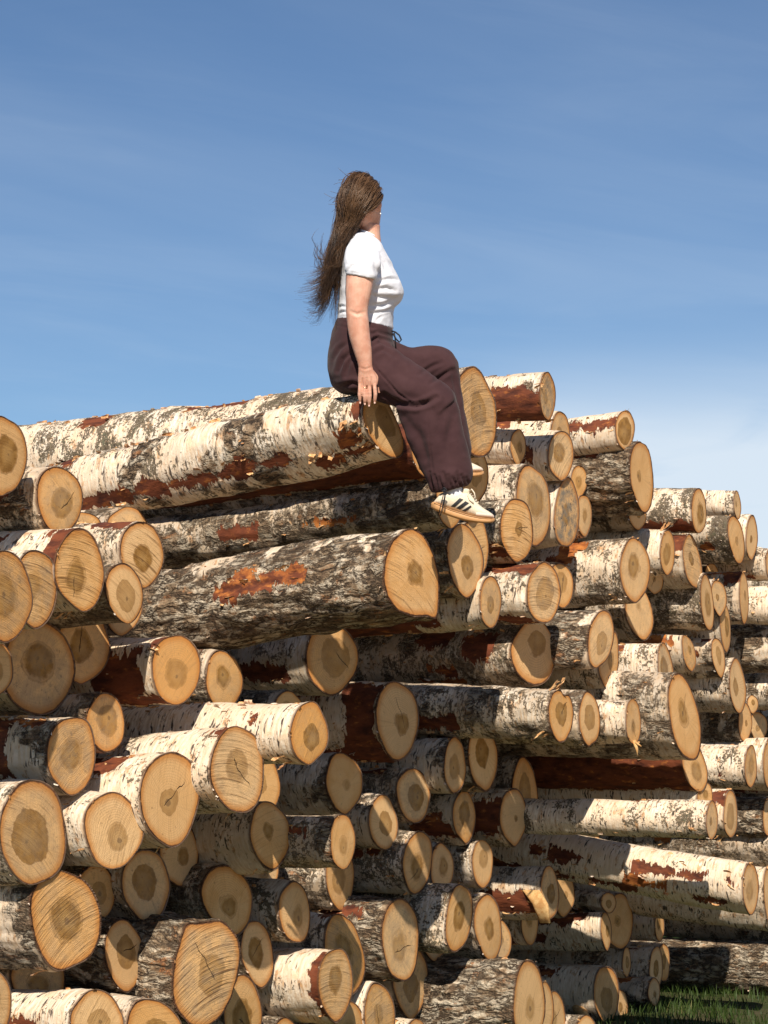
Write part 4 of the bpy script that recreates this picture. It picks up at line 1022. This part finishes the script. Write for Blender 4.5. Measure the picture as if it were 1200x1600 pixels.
def tshirt():
    b = Buf()
    b.loft(sil(SHIRT, 3), 44)
    b.loft(sil(SLEEVE, 3), 32)
    far = [(r[0] + 2, r[1], r[2] + 2, r[3], .16 - r[4], r[5]) for r in SLEEVE]
    b.loft(sil(far, 3), 32)
    V, N, f = remesh(b, .0048, 5, 'shirt')
    fl = [([(584,405),(589,420),(596,436)], 4, .008), ([(590,441),(606,436),(622,437)], 2.6, .006), ([(588,452),(604,450),(618,454)], 2.6, .0055), ([(585,463),(603,466),(626,464)], 3.2, .007),
          ([(578,478),(596,477),(613,470),(626,466)], 3.0, .008), ([(580,490),(598,487),(612,482)], 2.4, .005), ([(585,505),(596,494),(606,490)], 2.2, .003),
          ([(546,400),(556,392),(569,388)], 2.4, .0045), ([(542,412),(550,402),(562,398)], 2.2, .004), ([(541,425),(552,415),(572,413)], 2.2, .0035), ([(556,372),(572,376),(588,388)], 3, .003),
          ([(540,424),(560,427),(588,434)], 1.2, .0018), ([(527,480),(534,478),(542,480)], 1.8, .004), ([(527,490),(536,487),(543,488)], 1.8, .004), ([(592,398),(600,412),(603,428)], 3, .004)]
    V = folds(V, N, [(a_, b_, c_ * .95) for a_, b_, c_ in fl])
    V = V + N * (.0026 * fbm(V * np.array([22, 22, 34]), 2, 41))[:, None]
    mesh_obj('t_shirt', V, f, M['shirt'], person)
    c = Buf()                                                        # collar band
    ring = sil([(559.5,360.5,590.5,373,.08,.062)])[0]
    c.tube([ring[0] + math.cos(t) * ring[1] * 1.02 + math.sin(t) * ring[2] * 1.02 for t in np.linspace(0, 6.283, 33)], .0045, 8)
    c.build('collar', M['shirt'], person)
tshirt()

def trousers():
    b = Buf()
    b.loft(sil([(527,496,614,514,.08,.146),(520,513,614,530,.08,.162),(514.5,538,616,547,.08,.178),(512,562,612,572,.08,.185),(513,585,603,596,.08,.182),(520,604,588,613,.08,.165),(532,613,572,619,.08,.12)], 3), 48)
    b.loft(sil([(590,520,540,604,.0,.105),(616,543,578,622,-.025,.105),(648,566,612,634,-.045,.102),(676,586,640,642,-.065,.098),(700,604,655,652,-.082,.092),(713,621,664,668,-.09,.085)], 3), 40)
    b.loft(sil([(624,628,709,612,-0.080,.070),(619,640,715.5,632,-0.085,.085),(627,662,720,652,-0.087,.088),(638,690,726,678,-0.087,.086),(650,716,732,705,-0.087,.083),(660,740,737,728,-0.087,.078),(667,757,738,744,-0.087,.070),(674,770,732,757,-0.087,.056),(684,771,724,760,-0.087,.042)], 3), 40)
    b.loft(sil([(606,526,592,600,.17,.10),(638,541.5,634,606,.155,.095),(664,540.5,656,606,.14,.092),(688,542.5,672,608,.135,.086),(705,551,679,612,.13,.08),(716,564,690,612,.13,.07)], 3), 36)
    b.loft(sil([(665,600,717,566,.13,.07),(672,628,721,596,.13,.075),(680,655,726,634,.13,.075),(690,690,732,672,.13,.075),(698,712,737,700,.13,.070),(704,728,735,718,.13,.052),(710,728,730,720,.13,.04)], 3), 36)
    V, N, f = remesh(b, .0062, 5, 'pants')
    fl = [([(574,560),(596,585),(622,614),(652,634)], 1.3, .0040), ([(600,616),(625,631),(650,634),(668,629),(682,621)], 3.6, .011), 
          ([(668,640),(671,680),(674,720),(678,752)], 1.3, .0028), ([(528,580),(536,562),(552,548)], 3.0, .007), ([(540,588),(544,566),(556,552)], 3.0, .006), ([(520,560),(530,545),(545,535)], 3.0, .005),
          ([(578,533),(590,528),(612,536)], 2.4, .006), ([(580,541),(594,534),(614,545)], 2.4, .006), ([(578,523),(590,518),(610,524)], 2.2, .004), ([(585,552),(600,545),(618,556)], 3.0, .005), ([(578,545),(583,536),(586,528)], 3, .006),
          ([(632,652),(652,680),(664,716)], 6, .006), ([(708,648),(700,690),(704,728)], 6, .005), ([(690,640),(686,672),(690,700)], 6, .003), ([(650,650),(660,690),(668,730)], 6, .004),
          ([(655,585),(676,572),(690,566)], 3, .005), ([(672,600),(690,588),(706,578)], 3, .006),  ([(708,580),(714,610),(722,650)], 4, .004),
          ([(530,606),(550,600),(575,606)], 4, .006), ([(600,560),(625,580),(650,600)], 8, .003), ([(526,500),(560,508),(612,517)], 1.2, .002), ([(525,508),(560,516),(612,526)], 1.4, .003)]
    for k in range(9):
        uu = 672 + k * 7.0; fl.append(([(uu, 738 + (k % 3) * 4), (uu + 2 + (k % 2) * 2, 753), (uu + 6, 767 - k * .8)], 1.9, .0065))
    V = folds(V, N, [(a_, b_, c_ * 1.5) for a_, b_, c_ in fl])
    V = V + N * (.0045 * fbm(V * np.array([9, 9, 14]), 3, 77))[:, None]
    mesh_obj('sweatpants', V, f, M['pants'], person)
    d = Buf()
    d.tube([q(612,517,-.03), q(618,519,-.035), q(624,524,-.04), q(627,531,-.04), q(624,534.5,-.04), q(619,530,-.038), q(614,521,-.035)], .0034, 8)
    d.tube([q(616,520,-.036), q(617.5,530,-.036), q(618.5,545,-.036)], .003, 8)
    d.build('drawstring', M['cord'], person)
    c = Buf()
    c.tube([q(694,763,-0.172), q(692,776,-0.179), q(688.5,790,-0.182), q(686,802,-0.180)], .0018, 6)
    c.tube([q(695,763,-0.172), q(694,780,-0.180), q(690,798,-0.181), q(688,806,-0.179)], .0018, 6)
    c.tube([q(697,764,-0.172), q(696,775,-0.179), q(693,790,-0.181)], .0016, 6)
    c.tube([q(690,766,-0.165), q(694,762,-0.175), q(698,765,-0.173), q(693,768,-0.175), q(690,766,-0.165)], .0035, 6)
    c.build('cuff_string', M['cord'], person)
trousers()

def sneaker(dx, dy, dd, rot):
    ce, se = math.cos(R(rot)), math.sin(R(rot))
    def T(u, v):
        x, y = u - 768, v - 810
        return 768 + dx + x * ce + y * se, 810 + dy - x * se + y * ce
    def st(rows, sub):
        return sil([(*T(a, b_), *T(c, d), dd, h) for a, b_, c, d, h in rows], sub)
    up = [(677,785,683.5,777,.016),(683,788,688,771.5,.031),(695,793,698,768.5,.0365),(708,797.5,713,769,.038),(720,801.5,729,768,.040),(730,804.5,739,777,.043),(740,807.5,746.5,786.5,.046),(750,809,755,793.5,.046),(760,809.5,763.5,799,.040),(768,809.5,769,803,.028),(771.5,809.5,771.5,806,.012)]
    so = [(673.5,786.5,673.5,793,.018),(678,784,681,798,.035),(690,789.5,692,802.5,.040),(704,795.5,704,807.2,.041),(720,800.5,720,812.3,.043),(735,805,734,815.5,.048),(750,808,750,817.2,.051),(762,809.5,762,817.2,.045),(769,809.8,769,816.3,.033),(773,810,773,814,.014)]
    sh = Buf(); R_up = st(up, 4); sh.loft(R_up, 48, power=2.4)
    root = sh.build('sneaker', M['cream'], person)
    sb = Buf(); sb.loft(st(so, 3), 40, power=3.6); sb.build('sole', M['gum'], root)
    wl = Buf()                                                       # welt line round the top of the sole
    wl.tube([q(*T(u_, v_), dd - h) for u_, v_, h in ((678,785.5,.036),(690,790.5,.0405),(704,796.5,.0415),(720,801.5,.0435),(735,806,.0485),(750,809,.0515),(762,810.3,.0455),(769,810.5,.0335))], .0016, 6)
    wl.build('welt', M['gum'], root)
    SV = np.concatenate(sh.v); su, sv, sd = proj(SV)
    near = sd < dd + .001
    def surf(u, v, lift):
        w = np.hypot(su - u, sv - v) + (~near) * 1e6
        k = np.argsort(w)[:4]; ww = 1 / (w[k] + .05)
        return q(u, v, float((sd[k] * ww).sum() / ww.sum()) - lift)
    s3 = [((718.3,778.2),(724,780.3),(710,793),(704.3,791.3)),((727.3,783),(732.8,786),(718.5,796.6),(712.6,794)),((735.3,789.5),(737,791.8),(727,799.8),(721.4,798.2))]
    for (a, b_, c, d) in s3:
        stp = Buf(); vv = []
        for lift in (.0022, -.004):
            for i in range(7):
                t = i / 6
                for j in range(4):
                    s = j / 3
                    u = (a[0] * (1 - s) + b_[0] * s) * (1 - t) + (d[0] * (1 - s) + c[0] * s) * t
                    v = (a[1] * (1 - s) + b_[1] * s) * (1 - t) + (d[1] * (1 - s) + c[1] * s) * t
                    vv.append(surf(*T(u, v), lift))
        g = grid_faces(7, 4, False).tolist(); f = [x[::-1] for x in g] + [[k + 28 for k in x] for x in g]
        edge = [0,1,2,3,7,11,15,19,23,27,26,25,24,20,16,12,8,4]
        f += [[edge[k], edge[(k + 1) % 18], edge[(k + 1) % 18] + 28, edge[k] + 28] for k in range(18)]
        stp.add(vv, f); stp.build('stripe', M['ink'], root, False)
    toe = Buf()                                                      # suede toe guard and heel tab laid over the upper
    toe.loft([(r[0], r[1] * 1.035, r[2] * 1.035) for r in st([(742,808,744,797,.0468),(750,809.2,753,798,.047),(760,809.7,763.4,800,.041),(768,809.7,769,803,.029),(771.9,809.7,771.9,806,.013)], 3)], 36, power=2.4)
    toe.build('toe_cap', M['pink'], root)
    la = Buf()
    for k in range(6):
        t = k / 5; u, v = 731 + 14 * t, 770.5 + 16.5 * t
        w = .020 + .003 * t
        la.tube([q(*T(u - 2.5, v + 3.5), dd - w), q(*T(u + .8, v - 1.6), dd - w * .5), q(*T(u + 2.2, v - 2.4), dd + .0), q(*T(u + 2, v - 1.4), dd + w * .6)], .0030, 6)
    la.tube([q(*T(733,768), dd - .01), q(*T(737,764.5), dd - .03), q(*T(741,770), dd - .036), q(*T(743,779), dd - .04)], .0026, 6)
    la.tube([q(*T(733,768), dd - .01), q(*T(731,774), dd - .036), q(*T(734,781), dd - .043), q(*T(740,786), dd - .046)], .0026, 6)
    la.build('lace', M['cream'], root)
    to = Buf(); to.loft(sil([(*T(718,769), *T(733,772), dd, .024), (*T(722,764.5), *T(734,767), dd, .024), (*T(727,763), *T(733,764.5), dd, .020)], 3), 20, power=3)
    to.build('tongue', M['cream'], root)
    sk = Buf(); sk.loft(sil([(*T(693,775), *T(729,778), dd, .031), (*T(696,766), *T(724,767), dd, .031), (*T(699,757), *T(721,756), dd, .03), (*T(701,742), *T(720,740), dd, .03)], 4), 28)
    SVs = np.concatenate(sk.v); sk.v = [SVs + .0012 * np.sin(SVs @ unit(RIGHT + .2 * Z) * 1500)[:, None] * FWD[None]]
    sk.build('sock', M['sock'], person)
sneaker(0, 0, -.09, 0)
sneaker(-17, -73, .13, 8)

def jewellery():
    b = Buf(); b.tube([q(570, 606, -.1435) + .0095 * (math.cos(t) * RIGHT + math.sin(t) * FWD) for t in np.linspace(0, 6.283, 21)], .0012, 8); b.build('ring', M['gold'], person)
    e = Buf(); c = hp(.079, -.004, -.042)
    e.loft([(c + Z * .0032 * r, RIGHT * .0032 * math.sqrt(max(1 - r * r, .02)), FWD * .0032 * math.sqrt(max(1 - r * r, .02))) for r in np.linspace(-.98, .98, 7)], 12)
    e.build('earring', M['pearl'], person)
jewellery()

def hair():
    rng = random.Random(11)
    b = Buf()
    ax = np.array([.080, .103, .124])
    def ell(d, k): return HC + HX * d[0] * ax[0] * k + HF * d[1] * ax[1] * k + HZ * d[2] * ax[2] * k
    cap = []                                                         # close-lying underlayer
    ths = np.linspace(-.25, math.pi / 2, 14)
    for t in ths:
        for k in range(40):
            a = 2 * math.pi * k / 40
            d = np.array([math.cos(t) * math.cos(a), math.cos(t) * math.sin(a), math.sin(t)])
            fr = 1.0
            if d[1] > .35 and d[2] < .62: fr = .80
            if d[0] > .5 and d[2] < .22: fr = .80
            cap.append(ell(d, fr * 1.02))
    b.add(cap, grid_faces(14, 40).tolist(), .35)
    def spline(P, n):
        P = np.array(P); m = len(P); out = []
        for t in np.linspace(0, m - 1, n):
            i = min(int(t), m - 2); f = t - i
            p0, p1, p2, p3 = P[max(i - 1, 0)], P[i], P[i + 1], P[min(i + 2, m - 1)]
            out.append(.5 * (2 * p1 + (p2 - p0) * f + (2 * p0 - 5 * p1 + 4 * p2 - p3) * f * f + (3 * p1 - p0 - 3 * p2 + p3) * f ** 3))
        return out
    def G(a, s): return rng.gauss(a, s)
    nl = 190
    for L in range(nl):
        # root direction on the scalp
        while True:
            d = unit([rng.gauss(0, 1), rng.gauss(-.15, 1), rng.gauss(.55, .8)])
            if d[2] < -.12: continue
            if L < 16: d = unit([rng.uniform(.6, 1.0), rng.uniform(-.4, .3), rng.uniform(.45, .9)]); break
            if d[1] > .45 and d[2] < .55: continue
            if d[0] > .7 and d[2] < .2: continue
            break
        # leave the head low on the wind side
        al = min(1, max(0, .45 + .6 * float(d[0]) + G(0, .08)))
        ex = unit([-.95 + 1.35 * al, -.55 - .5 * al, -.42 - .25 * rng.random()])
        if d[0] < -.25: ex = unit([-1.0, -.45 + G(0, .1), -.42 + G(0, .1)])
        if L < 16: ex = unit([.1 - .6 * rng.random(), -1.0, -.25 - .3 * rng.random()])
        k0 = rng.uniform(1.03, 1.15)
        arc = math.acos(np.clip(d @ ex, -1, 1))
        P = []
        for t in (0, .25, .5, .75, 1):
            s = (math.sin((1 - t) * arc) * d + math.sin(t * arc) * ex) / max(math.sin(arc), .05)
            P.append(ell(unit(s), 1.0 + (k0 - 1.0) * min(1, t * 2.2)) + HZ * .006 * math.sin(math.pi * t) * rng.random())
        u0, v0, d0 = [float(x[0]) for x in proj(P[-1][None])]
        # neck bundle, then the wind-blown fan
        nu = 520 + 20 * rng.random() * (.4 + .6 * al)
        nd = rng.uniform(-.04, .16)
        kind = rng.random()
        P.append(q(.45 * u0 + .55 * nu, 366 + G(0, 6), .4 * d0 + .6 * nd))
        P.append(q(G(522, 4.5), 394 + G(0, 6), nd))
        if kind < .34:                                               # hangs down the back
            e = (G(522, 6), G(468, 26)); P.append(q(G(524, 4.5), 424 + G(0, 5), nd)); P.append(q(e[0], e[1], nd)); 
        elif kind < .86:                                             # blown out low to the left
            e = (G(491, 11), G(457, 17)); P.append(q(G(519, 4), 422 + G(0, 7), nd)); P.append(q((e[0] + 516) / 2, e[1] - G(5, 3), nd)); P.append(q(e[0], e[1], nd + G(0, .03)))
        else:                                                        # loose locks that curl up
            e = (G(497, 6), G(392, 14)); P.append(q(G(511, 4), 418 + G(0, 6), nd)); P.append(q(e[0], e[1] + 12, nd)); P.append(q(e[0] + G(3, 3), e[1] - 8, nd))
        guide = np.array(spline(P, 22))
        ns = 20 if kind < .86 else 9
        spread = rng.uniform(.006, .011) if kind < .86 else .0035
        tone = .02 + .98 * rng.random(); fan = rng.random() < .3
        for s in range(ns):
            o1, o2, o3 = G(0, spread), G(0, spread), G(0, spread)
            ph, am = rng.uniform(0, 6.28), rng.uniform(.000, .003)
            cut = rng.randint(17, 22)
            pts = []
            for i in range(cut):
                t = i / 21
                sp = .35 + .9 * math.sin(min(t * 1.25, 1) * math.pi * .55) - .35 * t
                if t > .7: sp *= (1 + (t - .7) * 2.2) if fan else (1 - (t - .7) * 2.2)
                dirv = guide[min(i + 1, 21)] - guide[max(i - 1, 0)]
                pts.append(guide[i] + sp * (o1 * RIGHT + o2 * FWD + o3 * Z) + am * math.sin(ph + 9 * t) * t * UP)
            r0 = rng.uniform(.0007, .0013)
            b.tube(pts, [r0 * (1 - .8 * (i / (len(pts) - 1)) ** 2) for i in range(len(pts))], 3, min(1, max(0, tone + G(0, .06))))
    for L in range(90):                                              # flyaways
        d = unit([rng.gauss(0, 1), rng.gauss(-.2, 1), abs(rng.gauss(.6, .6))])
        if d[1] > .5 and d[2] < .5: continue
        p = ell(d, 1.08); o = unit(d[0] * HX + d[1] * HF + d[2] * HZ); L_ = rng.uniform(.02, .06)
        P = [p - o * .01, p + o * .008 - RIGHT * L_ * .4, p + o * G(.008, .006) - RIGHT * L_ - Z * G(.015, .015)]
        b.tube(spline(P, 7), [.0008] * 6 + [.0003], 3, rng.random())
    t = NT('brown_hair')
    k = t.attr('tone').outputs['Fac']
    tc = t.node('ShaderNodeTexCoord').outputs['Object']
    c = t.mix(k, (.020, .010, .006), (.135, .072, .036))
    c = t.mix(t.step(t.noise(tc, 9, 3, .6), .45, .7, 0, .5), c, (.20, .11, .055))
    t.bsdf(c, .40, None, .4)
    b.build('hair', t.m, person, True, 'tone')
hair()
# ------------------------------------------------------------------ ground, grass, sky, sun, camera
def ground():
    t = NT('meadow_soil')
    tc = t.node('ShaderNodeTexCoord').outputs['Object']
    n = t.noise(tc, 3, 6, .65); n2 = t.noise(tc, .15, 4, .6)
    c = t.mix(t.step(n, .35, .65), (.030, .045, .012), (.075, .060, .035))
    c = t.mix(t.step(n2, .4, .6), c, (.045, .075, .018))
    geo = t.sep(tc)                                            # unseen pale sand band, added to bounce warm light up at the logs
    pn_ = t.math('ADD', t.math('MULTIPLY', geo[0], float(PN[0])), t.math('MULTIPLY', t.math('SUBTRACT', geo[1], float(P0[1])), float(PN[1])))
    e_ = t.math('ADD', pn_, t.math('MULTIPLY', t.math('SUBTRACT', n, .5), 1.2))
    bounce_sand = t.math('MULTIPLY', t.step(e_, 2.3, 2.9), t.step(e_, 15, 17, 1, 0))
    c = t.mix(bounce_sand, c, t.mix(t.step(n, .35, .65), (.45, .34, .215), (.36, .265, .16)))
    t.bsdf(c, .95, t.bump(n, .8, .03), .1)
    xs = np.concatenate([np.linspace(-900, -12, 8), np.linspace(-10, 14, 60), np.linspace(16, 900, 8)])
    ys = np.concatenate([np.linspace(-600, -6, 6), np.linspace(-4, 22, 60), np.linspace(25, 1500, 10)])
    X, Y = np.meshgrid(xs, ys, indexing='ij')
    near = np.exp(-((X - 2) / 14) ** 2 - ((Y - 10) / 16) ** 2)
    Zz = -.17 + .03 * fbm(np.stack([X * .8, Y * .8, X * 0], -1), 2, 4) * near
    V = np.stack([X, Y, Zz], -1).reshape(-1, 3)
    f = grid_faces(len(xs), len(ys), False)
    nn = np.cross(V[f[0, 1]] - V[f[0, 0]], V[f[0, 3]] - V[f[0, 0]])
    if nn[2] < 0: f = f[:, ::-1]
    o = mesh_obj('ground', V, f, t.m)
    tag(o, kind='structure')

def grass():
    rng = np.random.default_rng(3)
    N = 42000
    x = rng.uniform(-.6, 4.6, N); y = rng.uniform(8.6, 16.5, N)
    P = np.stack([x, y, 0 * x], 1)
    pn = (P - P0) @ PN
    dens = noise3(P * 1.7, 8) * .5 + .5
    keep = (pn > -.75) & (pn < 2.6) & (rng.uniform(0, 1, N) < .35 + .9 * dens)
    P = P[keep]; n = len(P); dens = dens[keep]
    P[:, 2] = -.17 + .03 * fbm(np.stack([P[:, 0] * .8, P[:, 1] * .8, P[:, 0] * 0], -1), 2, 4) - .005
    h = rng.uniform(.03, .10, n) * (.5 + .9 * dens); w = rng.uniform(.0018, .004, n)
    az = rng.uniform(0, 6.283, n); lean = rng.uniform(.1, .75, n) * h
    dx, dy = np.cos(az), np.sin(az)
    side = np.stack([-dy, dx, 0 * dx], 1); fw = np.stack([dx, dy, 0 * dx], 1)
    zz = np.array([0, 0, 1.0])
    rows = []
    for s, ww in ((0, 1), (.4, .85), (.75, .55), (1, .05)):
        c = P + fw * (lean * s ** 1.8)[:, None] + zz * (h * s * (1 - .12 * s))[:, None]
        rows += [c - side * (w * ww)[:, None], c + side * (w * ww)[:, None]]
    V = np.stack(rows, 1).reshape(-1, 3)
    b = np.arange(n)[:, None] * 8
    q = np.concatenate([b + np.array([[0, 1, 3, 2]]), b + np.array([[2, 3, 5, 4]]), b + np.array([[4, 5, 7, 6]])], 0)
    tone = np.repeat(np.clip(dens * .6 + rng.uniform(0, .5, n), 0, 1), 8)
    t = NT('grass_blades')
    k = t.attr('tone').outputs['Fac']
    c = t.mix(k, (.011, .028, .004), (.040, .066, .011))  # greens darkened: the pile's shade is put into the blade colour
    c = t.mix(t.step(k, .93, 1.0), c, (.26, .21, .09))
    t.bsdf(c, .6, None, .25)
    o = mesh_obj('grass', V, q, t.m, None, True, {'tone': tone})
    tag(o, 'short green grass growing at the foot of the log pile, mostly in its shade', 'grass', kind='stuff')

def sky_and_sun():
    el = math.asin(-SUN[2]); az = math.atan2(-SUN[0], -SUN[1])
    w = bpy.data.worlds.new('World'); SC.world = w; w.use_nodes = True
    nt = w.node_tree; nt.nodes.clear()
    N = lambda k, **kw: (lambda n: [setattr(n, a, b) for a, b in kw.items()] and n or n)(nt.nodes.new(k))
    out = N('ShaderNodeOutputWorld'); bg = N('ShaderNodeBackground')
    sky = N('ShaderNodeTexSky', sky_type='NISHITA'); sky.sun_disc = False
    sky.sun_elevation = el; sky.sun_rotation = az
    sky.air_density = SKY['air']; sky.dust_density = SKY['dust']; sky.ozone_density = SKY['ozone']; sky.altitude = SKY['alt']
    tc = N('ShaderNodeTexCoord')
    sep = N('ShaderNodeSeparateXYZ'); nt.links.new(tc.outputs['Generated'], sep.inputs[0])
    def mth(op, a, b=0.0, clamp=False):
        n = N('ShaderNodeMath', operation=op); n.use_clamp = clamp
        for s, q in ((n.inputs[0], a), (n.inputs[1], b)):
            if isinstance(q, bpy.types.NodeSocket): nt.links.new(q, s)
            else: s.default_value = q
        return n.outputs[0]
    def rng_(x, lo, hi, a=0., b=1.):
        n = N('ShaderNodeMapRange', interpolation_type='SMOOTHSTEP')
        nt.links.new(x, n.inputs[0]); n.inputs[1].default_value = lo; n.inputs[2].default_value = hi
        n.inputs[3].default_value = a; n.inputs[4].default_value = b; return n.outputs[0]
    zc = mth('MAXIMUM', sep.outputs[2], 0.0)
    den = mth('ADD', zc, .13)
    px = mth('DIVIDE', sep.outputs[0], den); py = mth('DIVIDE', sep.outputs[1], den)
    def cloud(rot, sx, sy, ofs, detail, rough, dist):
        cb = N('ShaderNodeCombineXYZ')
        c, s = math.cos(rot), math.sin(rot)
        a = mth('ADD', mth('MULTIPLY', px, c * sx), mth('MULTIPLY', py, s * sx))
        b = mth('ADD', mth('MULTIPLY', px, -s * sy), mth('MULTIPLY', py, c * sy))
        nt.links.new(a, cb.inputs[0]); nt.links.new(b, cb.inputs[1]); cb.inputs[2].default_value = ofs
        n = N('ShaderNodeTexNoise'); nt.links.new(cb.outputs[0], n.inputs[0])
        n.inputs['Scale'].default_value = 1; n.inputs['Detail'].default_value = detail
        n.inputs['Roughness'].default_value = rough; n.inputs['Distortion'].default_value = dist
        return n.outputs['Fac']
    veil = rng_(cloud(.5, .5, 1.3, 4.2, 6, .55, .6), .38, .72)
    wisps = rng_(cloud(.35, 1.1, 3.2, 1.7, 8, .58, 1.0), .44, .74)
    low = rng_(sep.outputs[2], .185, .10)                       # thicker towards the horizon
    side = rng_(sep.outputs[0], .0, .09)                     # the cloud bank lies to the right
    bank = mth('MULTIPLY', mth('MULTIPLY', low, side), rng_(cloud(.6, .9, 2.0, 9.1, 7, .55, .8), .12, .46))
    m = mth('ADD', mth('MULTIPLY', veil, .09), mth('MULTIPLY', wisps, .06))
    m = mth('ADD', m, mth('MULTIPLY', bank, 1.0))
    m = mth('MINIMUM', m, .85)
    tint = N('ShaderNodeMix', data_type='RGBA', blend_type='MULTIPLY')
    tint.inputs[0].default_value = 1; nt.links.new(sky.outputs[0], tint.inputs[6]); tint.inputs[7].default_value = (*SKY['tint'], 1)
    mx = N('ShaderNodeMix', data_type='RGBA')
    nt.links.new(m, mx.inputs[0]); nt.links.new(tint.outputs[2], mx.inputs[6]); mx.inputs[7].default_value = SKY['cloud']
    nt.links.new(mx.outputs[2], bg.inputs[0]); bg.inputs[1].default_value = SKY['strength']
    nt.links.new(bg.outputs[0], out.inputs[0])
    li = bpy.data.lights.new('sun', 'SUN'); li.energy = SKY['sun']; li.angle = R(.53); li.color = (1, .90, .76)
    so = bpy.data.objects.new('sun', li); COL.objects.link(so)
    so.rotation_euler = Vector(SUN.tolist()).to_track_quat('-Z', 'Y').to_euler(); so.location = (-3, -6, 12)

SKY = dict(air=1.0, dust=.15, ozone=4.2, alt=600, tint=(.90, .965, 1.02), cloud=(8.6, 9.6, 10.6, 1), strength=.0635, sun=4.9)
ground(); grass(); sky_and_sun()
cam = bpy.data.cameras.new('camera'); co = bpy.data.objects.new('camera', cam); COL.objects.link(co)
co.location = CAM.tolist(); co.rotation_euler = (math.pi / 2 + PITCH, 0, 0)
cam.sensor_fit = 'VERTICAL'; cam.sensor_height = 24; cam.lens = 24 * F / 1600
cam.clip_start = .1; cam.clip_end = 5000
SC.camera = co
vs = SC.view_settings
vs.view_transform = 'Standard'; vs.look = 'None'; vs.gamma = 1; vs.exposure = .48; vs.use_curve_mapping = False
